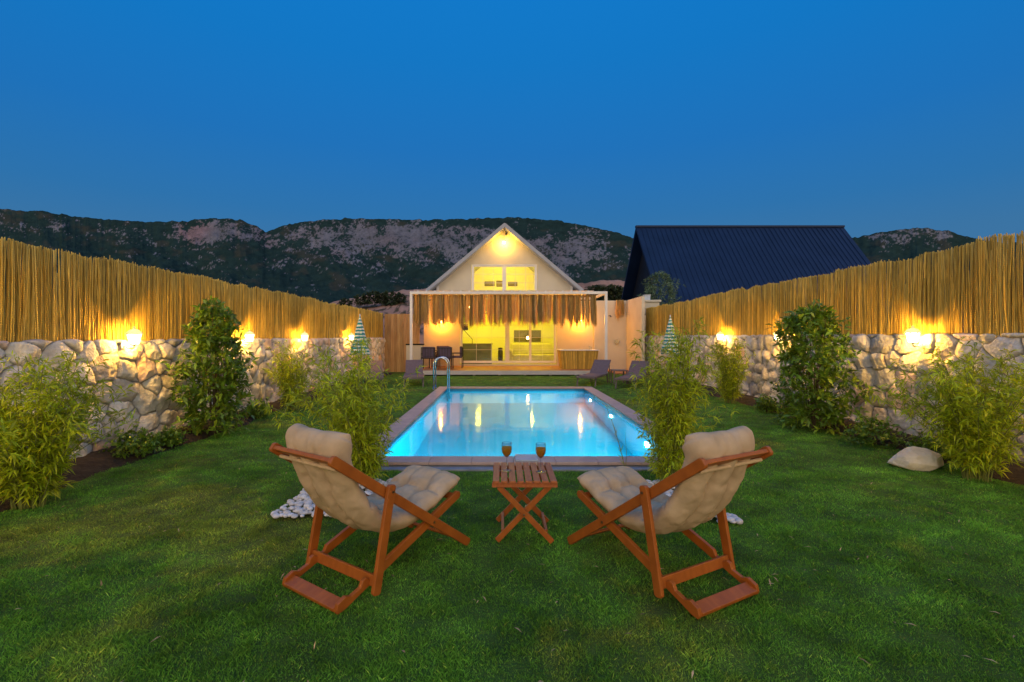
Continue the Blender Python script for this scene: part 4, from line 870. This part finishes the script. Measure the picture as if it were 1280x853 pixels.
# ------------------------------------------------------------------ deck chairs
def poly_rail(pts, x, th=.026): return MB().prism(pts, 'x', x-th/2, x+th/2)
def deck_chair(seed=3):
    e = empty('deck_chair')
    At, Ab = np.array([-.055, .835]), np.array([1.065, .015]); Bf, Br = np.array([.985, .365]), np.array([0.0, .03])
    Ct, Cb = np.array([.315, .60]), np.array([.205, .055])
    def rail(p, q, w_, x, name, ext=.02):
        d = (q-p)/np.linalg.norm(q-p); nn = np.array([-d[1], d[0]])*w_/2; p = p-d*ext; q = q+d*ext
        c = .012
        poly = [p+nn-0*d, q+nn-c*d, q+nn*.55, q-nn*.55, q-nn-c*d, p-nn+c*d, p-nn*.55-0*d, p+nn*.55]
        poly = [p+nn+c*d, q+nn-c*d, q+nn*.6, q-nn*.6, q-nn-c*d, p-nn+c*d, p-nn*.6, p+nn*.6]
        return poly_rail([tuple(v) for v in poly], x).build(name, WOOD, e, bevel=.004)
    for s in (-1, 1):
        rail(At, Ab, .058, s*.277, 'back_rail')
        # notched lower rail
        d = (Bf-Br); Lg = np.linalg.norm(d); d = d/Lg; nn = np.array([-d[1], d[0]])
        prof = [(-.02,.0),(.0,.030),(.055,.034),(.085,.008),(.15,.004),(.175,.030),(.20,.030),(.215,.006),(.27,.004),(.295,.028),(Lg+.01,.028),(Lg+.03,.012),(Lg+.03,-.012),(Lg+.01,-.028),(.10,-.028),(.02,-.03),(-.02,-.02)]
        poly_rail([tuple(Br+d*u+nn*v) for u, v in prof], s*.245).build('seat_rail', WOOD, e, bevel=.003)
        rail(Ct, Cb, .056, s*.309, 'support_leg', .025)
        b = MB(); b.tube([(s*.322, Ct[0]+.005, Ct[1]-.018), (s*.327, Ct[0]+.005, Ct[1]-.018)], .008, 10); cx = np.array([.706, .272]); b.tube([(s*.290, cx[0], cx[1]), (s*.294, cx[0], cx[1])], .008, 10); b.build('bolt', BOLT, e)
    dA = (Ab-At)/np.linalg.norm(Ab-At); up = (0, -dA[1], dA[0])
    up = (0, dA[1]*-1, dA[0])
    def cross(c, half, w_, t_, d2, name):
        b = MB(); c = Vector((0, c[0], c[1])); b.bar(c-Vector((half,0,0)), c+Vector((half,0,0)), w_, t_, up=(0, -d2[1], d2[0])); return b.build(name, WOOD, e, bevel=.004)
    cross(At+dA*.015, .264, .056, .024, dA, 'top_crossbar')
    cross(Ab-dA*.07, .264, .05, .022, dA, 'front_crossbar')
    dB = (Bf-Br)/np.linalg.norm(Bf-Br); cross(Br+dB*.015, .232, .075, .024, dB, 'rear_crossbar'); cross(Bf-dB*.02, .232, .05, .022, dB, 'seat_crossbar')
    dC = (Cb-Ct)/np.linalg.norm(Cb-Ct); cross(Cb-dC*.045, .296, .062, .022, dC, 'support_crossbar')
    b = MB(); c = At+dA*.055+np.array([-.012,-.022]); b.tube([(-.262, c[0], c[1]), (.262, c[0], c[1])], .011, 10); b.build('dowel', DOWEL, e)
    # cushion
    cl = np.array([(.085,.955),(.045,.90),(.045,.835),(.075,.74),(.125,.62),(.20,.50),(.30,.405),(.42,.350),(.54,.332),(.66,.345),(.80,.392),(.93,.438),(1.04,.470)])
    seg = np.r_[0, np.cumsum(np.linalg.norm(np.diff(cl, axis=0), axis=1))]; tt = np.linspace(0, seg[-1], 150)
    def sm(v):
        v = np.interp(tt, seg, v); k = np.hanning(17); k /= k.sum(); vp = np.r_[2*v[0]-v[8:0:-1], v, 2*v[-1]-v[-2:-10:-1]]; return np.convolve(vp, k, 'valid')
    c = np.stack([sm(cl[:, 0]), sm(cl[:, 1])], -1); c = c[:len(tt)]
    tg = np.gradient(c, axis=0); tg /= np.linalg.norm(tg, axis=1)[:, None]; nr = np.stack([-tg[:, 1], tg[:, 0]], -1)      # towards sitter
    nr = -nr if nr[len(nr)//2, 1] < 0 else nr
    f = np.linspace(0, 1, len(tt)); wv = np.linspace(-1, 1, 61); Fm, Wm = np.meshgrid(f, wv, indexing='ij'); Lt = tt[-1]
    half = .252
    edge = np.clip(1-np.abs(Wm)**3.2, 0, 1)**.5; ends = np.clip(1-np.abs(2*Fm-1)**26, 0, 1)**.5
    # buttons rows: tufts
    rows_f = [.20, .36, .52, .67, .83]; tuft = np.zeros_like(Fm); fold = tuft.copy()
    for rf_ in rows_f:
        for wx_ in (-.36, .36):
            dd = ((Fm-rf_)*Lt/.050)**2+((Wm-wx_)*half/.042)**2; tuft = np.maximum(tuft, np.exp(-dd))
        fold = np.maximum(fold, .42*np.exp(-((Fm-rf_)*Lt/.018)**2)*(np.abs(Wm) < .97)) 
    seam = np.maximum(.0, np.exp(-((np.abs(Wm)-.36)*half/.022)**2))*.42*(Fm > .12)
    lowz = fbm(Fm*9, Wm*3+4, seed, 3)-.5; wr_ = fbm(Fm*40, Wm*7, seed+5, 3)-.5
    sx_ = .34+.03*np.sin(Fm*9+seed); lobe = np.where(np.abs(Wm) < sx_, 1-(Wm/sx_)**2, 1-((np.abs(Wm)-(1+sx_)/2)/((1-sx_)/2))**2); lobe = np.sqrt(np.clip(lobe, 0, 1)); lobe = 1-(1-lobe)*.92*sstep(.05, .14, Fm)
    head = np.exp(-((Fm-.05)/.07)**2)*(.7+.6*np.abs(Wm)**2)
    th_top = 1.22*(.064+.026*head*(1-.35*np.exp(-(Wm/.45)**2)))*(1-.86*np.maximum(tuft, fold))*(1-.55*seam)+.022*lowz+.012*wr_+.020*(np.abs(fbm(Fm*26+Wm*2, Wm*4.5, seed+9, 3)-.5)*-2+.3)*(.35+.65*np.exp(-((np.abs(Wm)-.9)/.25)**2))
    th_bot = 1.18*(.056+.020*head)*(1-.18*tuft)*(.25+.95*lobe)+.018*lowz+.010*wr_+.014*(np.abs(fbm(Fm*22+Wm*2, Wm*4, seed+11, 3)-.5)*-2+.3)*(.3+.7*np.exp(-((np.abs(Wm)-.9)/.2)**2))
    crk = 1+.10*np.sin(Fm*62+Wm*2)*(np.abs(Wm) > .7)*(np.abs(Wm)-.7)*3
    def surf(sgn, th):
        y = c[:, 0][:, None]+sgn*nr[:, 0][:, None]*th*edge*ends*crk; z = c[:, 1][:, None]+sgn*nr[:, 1][:, None]*th*edge*ends*crk
        sag = -.012*(1-Wm**2)*np.sin(np.pi*Fm)-.022*(1-Wm**2)*np.exp(-(Fm/.10)**2)+.03*(fbm(Wm*1.5+5, Fm*0+2, seed+7, 2)-.5)*np.exp(-(Fm/.10)**2)
        wid = half*(1+.02*np.sin(Fm*40))*(1-.05*(ends < .9)); return np.stack([Wm*wid+0*y, y, z+sag], -1)
    A_ = surf(1, th_top); B_ = surf(-1, th_bot); nf, nw = Fm.shape; V = np.concatenate([A_.reshape(-1, 3), B_.reshape(-1, 3)]); o_ = nf*nw
    i = (np.arange(nf-1)[:, None]*nw+np.arange(nw-1)[None, :]).ravel(); Fq = [np.stack([i, i+1, i+nw+1, i+nw], 1), np.stack([i+o_, i+nw+o_, i+nw+1+o_, i+1+o_], 1)]
    cu = mesh_np('cushion', V, np.concatenate(Fq), CANVAS, e, None, True)
    bm = bmesh.new(); bm.from_mesh(cu.data); bmesh.ops.remove_doubles(bm, verts=bm.verts, dist=.0004); bmesh.ops.recalc_face_normals(bm, faces=bm.faces); bm.to_mesh(cu.data); bm.free()
    sb = cu.modifiers.new('s', 'SUBSURF'); sb.levels = 1; sb.render_levels = 1
    return e
dc = deck_chair(3); dc2 = deck_chair(23)
dc.location = (-1.083, 2.663, .012); dc.rotation_euler = (0, 0, -R(34.2)); tag(dc, 'wooden deck chair with beige cushion left of the small table', 'deck chair', 'deck chairs facing the pool')
dc2.location = (1.245, 2.604, .012); dc2.rotation_euler = (0, 0, R(28.6)); tag(dc2, 'wooden deck chair with beige cushion right of the small table', 'deck chair', 'deck chairs facing the pool')

# ------------------------------------------------------------------ folding side table, glasses
tb = empty('folding_table', (.16, 3.60, .01)); tag(tb, 'small slatted wooden folding table between the deck chairs', 'side table')
for i in range(8):
    xx = -.235+i*(.47/8)+.006; MB().box((xx, -.25, .445), (xx+.047, .25, .463)).build('slat', WOOD2, tb, bevel=.003)
for yy in (-.23, .21): MB().box((-.235, yy, .410), (.235, yy+.022, .444)).build('apron', WOOD2, tb, bevel=.003)
for yy in (-.205, .165):
    for sgn, dy in ((-1, 0), (1, .024)):
        MB().bar((sgn*.185, yy+dy, .412), (-sgn*.185, yy+dy, .012), .022, .040, up=(0,1,0)).build('leg', WOOD, tb, bevel=.003) if False else MB().bar((sgn*.185, yy+dy, .409), (-sgn*.200, yy+dy, .012), .040, .022, up=(0,1,0)).build('leg', WOOD, tb, bevel=.003)
for sgn in (-1, 1): MB().box((sgn*.158-.011, -.18, .055), (sgn*.158+.011, .165, .090)).build('stretcher', WOOD, tb, bevel=.003)
for yy in (-.218,): MB().tube([(-.004, yy-.004, .21), (-.004, yy+.004, .21)], .007, 10).build('bolt', BOLT, tb)
CRYSTAL = thin_glass('drinking_glass', (.86,.90,.93), .8, .08)
JUICE = mat('orange_juice', (1.0,.46,.03), (.95,.42,.025), rough=.25, scale=3, transl=.5)
def goblet(lb, x, y):
    e = empty('wine_glass', (x, y, .474)); e.scale = (1.12, 1.12, 1.12); tag(e, lb, 'glass', 'glasses of orange juice on the table')
    prof = [(0,.002),(.033,.002),(.034,.004),(.012,.008),(.0045,.016),(.004,.085),(.008,.094),(.022,.108),(.032,.126),(.036,.148),(.035,.175),(.033,.195),(.032,.195),(.034,.175),(.0348,.148),(.0308,.127),(.021,.1095),(.007,.0965),(0,.0955)]
    MB().lathe(prof, (0,0,0), 28).build('goblet', CRYSTAL, e, smooth=True)
    MB().lathe([(0,.0962),(.0065,.0975),(.0203,.1105),(.0300,.128),(.0341,.148),(.0339,.163),(0,.163)], (0,0,0), 28).build('juice', JUICE, e, smooth=True)
goblet('left stemmed glass of orange juice on the table', .033, 3.60); goblet('right stemmed glass of orange juice on the table', .29, 3.57)

# ------------------------------------------------------------------ loungers, side table, parasols
def lounger():
    e = empty('sun_lounger')
    b = MB()
    for s in (-1, 1): b.bar((s*.29, 0, .27), (s*.29, 1.45, .29), .035, .05)
    b.bar((-.29, .0, .27), (.29, .0, .27), .035, .05); b.build('frame', LOUNGEF, e, bevel=.004)
    for s in (-1, 1):
        for yy in (.14, 1.40): MB().bar((s*.28, yy, .27), (s*.28, yy+(-.10 if yy < 1 else .12), .0), .035, .03).build('leg', LOUNGEF, e)
    MB().box((-.27, .02, .292), (.27, 1.38, .312)).build('seat', SLING, e, bevel=.005)
    b = MB(); a = R(35); b.bar((0, 1.36, .30), (0, 1.36+.72*math.cos(a), .30+.72*math.sin(a)), .56, .028); b.build('backrest', SLING, e, bevel=.006)
    for s in (-1, 1): MB().bar((s*.27, 1.36+.5*math.cos(a), .28+.5*math.sin(a)), (s*.27, 1.75, .0), .022, .022).build('back_strut', LOUNGEF, e)
    return e
l0 = lounger(); LGp = 'grey sun loungers around the far pool end'
for i_, (x_, y_, rz, lb) in enumerate([(2.50, 14.15, -27, 'grey sun lounger left of the low side table near the shower wall'), (3.50, 13.45, -29, 'grey sun lounger right of the low side table, partly behind the right bamboo'), (-2.62, 13.9, 10, 'dark sun lounger left of the pool ladder below the pergola post'), (-3.75, 13.6, 14, 'dark sun lounger nearest the left parasol, half hidden by bamboo')]):
    o = l0 if i_ == 0 else copy_tree(l0); o.location = (x_, y_, 0); o.rotation_euler = (0, 0, R(rz)); tag(o, lb, 'sun lounger', LGp)
sd_ = empty('low_side_table', (3.72, 15.05, 0)); tag(sd_, 'low square side table between the two right loungers', 'side table')
MB().box((-.23,-.23,.41), (.23,.23,.44)).build('tabletop', LOUNGEF, sd_, bevel=.004)
for a in (-1, 1):
    for c_ in (-1, 1): MB().box((a*.20-.018, c_*.20-.018, 0), (a*.20+.018, c_*.20+.018, .41)).build('leg', LOUNGEF, sd_)
# striped fabric
STRIPE = bpy.data.materials.new('teal_striped_fabric'); STRIPE.use_nodes = True; t = STRIPE.node_tree; N = t.nodes; L = t.links; p = N['Principled BSDF']; p.inputs['Roughness'].default_value = .85
tcn = N.new('ShaderNodeTexCoord'); sp = N.new('ShaderNodeSeparateXYZ'); L.new(tcn.outputs['Object'], sp.inputs[0]); nz = N.new('ShaderNodeTexNoise'); nz.inputs['Scale'].default_value = 9; L.new(tcn.outputs['Object'], nz.inputs['Vector'])
ma = N.new('ShaderNodeMath'); ma.operation = 'MULTIPLY_ADD'; L.new(nz.outputs['Fac'], ma.inputs[0]); ma.inputs[1].default_value = .05; L.new(sp.outputs['Z'], ma.inputs[2])
mm = N.new('ShaderNodeMath'); mm.operation = 'MULTIPLY'; L.new(ma.outputs[0], mm.inputs[0]); mm.inputs[1].default_value = 66; sn = N.new('ShaderNodeMath'); sn.operation = 'SINE'; L.new(mm.outputs[0], sn.inputs[0])
cr = N.new('ShaderNodeValToRGB'); cr.color_ramp.elements[0].position = .45; cr.color_ramp.elements[1].position = .55; cr.color_ramp.elements[0].color = (.01,.24,.27,1); cr.color_ramp.elements[1].color = (.70,.74,.70,1)
mr_ = N.new('ShaderNodeMapRange'); mr_.inputs['From Min'].default_value = -1; L.new(sn.outputs[0], mr_.inputs['Value']); L.new(mr_.outputs[0], cr.inputs[0]); L.new(cr.outputs[0], p.inputs['Base Color'])
def parasol(x, y, lb, seed):
    e = empty('closed_parasol', (x, y, 0)); tag(e, lb, 'parasol', 'closed striped parasols')
    MB().tube([(0,0,.05),(0,0,2.02)], .019, 10).build('pole', WHITEM, e, smooth=True)
    MB().lathe([(0,0),(.22,0),(.22,.05),(.05,.07),(.035,.25),(0,.25)], (0,0,0), 20).build('base', LOUNGEF, e)
    n = 64; zs = np.linspace(0, 1, 26); V = []
    for f in zs:
        z = 2.06-f*1.02; r0 = .015+.20*f**.9
        for k in range(n):
            th = 2*math.pi*k/n; r = r0*(1+.28*math.cos(8*th+1.2*math.sin(3*f+seed))*min(1, f*3)); V.append((r*math.cos(th), r*math.sin(th), z-.05*math.cos(8*th)*f))
    F = [(i*n+k, i*n+(k+1) % n, (i+1)*n+(k+1) % n, (i+1)*n+k) for i in range(25) for k in range(n)]
    mesh_np('canopy', V, F, STRIPE, e, None, True)
    MB().lathe([(0,.06),(.015,.04),(.02,0),(.012,-.03)], (0,0,2.07), 12).build('finial', WHITEM, e, smooth=True)
parasol(-3.93, 13.0, 'closed teal and white striped parasol by the left wall lantern', 1); parasol(4.81, 13.5, 'closed teal and white striped parasol above the right bamboo', 2)

# ------------------------------------------------------------------ dining set, tub
def dining_chair():
    e = empty('dining_chair')
    for s in (-1, 1):
        MB().bar((s*.27, -.25, 0), (s*.27, -.25, .88), .03, .03).build('rear_leg', DARKF, e) 
        MB().bar((s*.27, .25, 0), (s*.27, .25, .62), .03, .03).build('front_leg', DARKF, e)
        MB().box((s*.27-.025, -.25, .60), (s*.27+.025, .27, .63)).build('armrest', DARKF, e)
    b = MB(); b.box((-.28,-.265,.84), (.28,-.235,.87)); b.box((-.27,-.262,.44), (.27,-.238,.47))
    for k in range(5): b.box((-.22+k*.11-.01, -.26, .46), (-.22+k*.11+.01, -.24, .85))
    b.build('back_frame', DARKF, e); MB().box((-.26,-.23,.42), (.26,.26,.50)).build('seat_cushion', PURPLE, e, bevel=.02); MB().box((-.25,-.232,.50), (.25,-.15,.90)).build('back_cushion', PURPLE, e, bevel=.025)
    return e
d0 = dining_chair()
for i_, (x_, y_, rz, lb) in enumerate([(-2.95, 18.95, 0, 'dark dining chair seen from behind, left of the front pair'), (-2.28, 18.95, 0, 'dark dining chair seen from behind, right of the front pair'), (-1.92, 19.75, 90, 'dark dining chair at the right end of the table, side on'), (-2.62, 20.55, 180, 'dark dining chair on the house side of the table')]):
    o = d0 if i_ == 0 else copy_tree(d0); o.location = (x_, y_, .195); o.rotation_euler = (0, 0, R(rz)); tag(o, lb, 'dining chair', 'dining chairs on the deck')
dt = empty('dining_table', (-2.62, 19.72, .195)); tag(dt, 'dark rectangular dining table on the deck behind the chairs', 'dining table')
MB().box((-.42,-.4,.71), (.42,.4,.74)).build('tabletop', DARKF, dt, bevel=.004)
for a in (-1, 1):
    for c_ in (-1, 1): MB().box((a*.38-.02, c_*.36-.02, 0), (a*.38+.02, c_*.36+.02, .71)).build('leg', DARKF, dt)
hb = empty('hot_tub', (3.1, 19.5, .195)); tag(hb, 'reed clad bath tub with pale rim on the right of the deck', 'tub')
ZT = .74
def frust(mb, x, y, z0, x2, y2, z1): mb.add([(-x,-y,z0),(x,-y,z0),(x,y,z0),(-x,y,z0),(-x2,-y2,z1),(x2,-y2,z1),(x2,y2,z1),(-x2,y2,z1)], [(0,3,2,1),(0,1,5,4),(1,2,6,5),(2,3,7,6),(3,0,4,7)])
b = MB(); frust(b, .66, .56, .0, .74, .62, ZT); b.build('tub_shell', DARKF, hb)
b = MB(); rr = random.Random(7)
for side in range(4):
    L_ = .74 if side % 2 == 0 else .62; n = int(L_*2/.016)
    for k in range(n):
        f = -1+2*(k+.5)/n; v = rr.uniform(.5, 1.15); b.tint = (v, v*.95, v*.9); q0, q1 = (.66, .56) if side % 2 == 0 else (.56, .66); u0, u1 = (.74, .62) if side % 2 == 0 else (.62, .74)
        p0 = (f*q0, -(q1+.008), .005); p1 = (f*u0, -(u1+.008), ZT-.01+rr.uniform(-.005,.005)); a = side*math.pi/2; ca, sa = math.cos(a), math.sin(a)
        rot = lambda p: (p[0]*ca-p[1]*sa, p[0]*sa+p[1]*ca, p[2]); b.tube([rot(p0), rot(p1)], .0085, 5)
b.build('reed_cladding', REED, hb, tint=True)
b = MB(); b.box((-.79,-.67,ZT), (.79,-.52,ZT+.03)); b.box((-.79,.52,ZT), (.79,.67,ZT+.03)); b.box((-.79,-.52,ZT), (-.62,.52,ZT+.03)); b.box((.62,-.52,ZT), (.79,.52,ZT+.03)); b.build('rim', WHITEM, hb, bevel=.006)
MB().box((-.62,-.52,ZT-.2), (.62,.52,ZT-.15)).build('tub_water', mat('tub_water_surface', (.3,.4,.4), rough=.05, scale=2), hb)
b = MB(); b.tube([(.60,.58,ZT+.03),(.60,.58,ZT+.16),(.60,.46,ZT+.17)], .014, 8); b.tube([(.68,.58,ZT+.03),(.68,.58,ZT+.12)], .012, 8); b.build('tap', STEEL, hb)
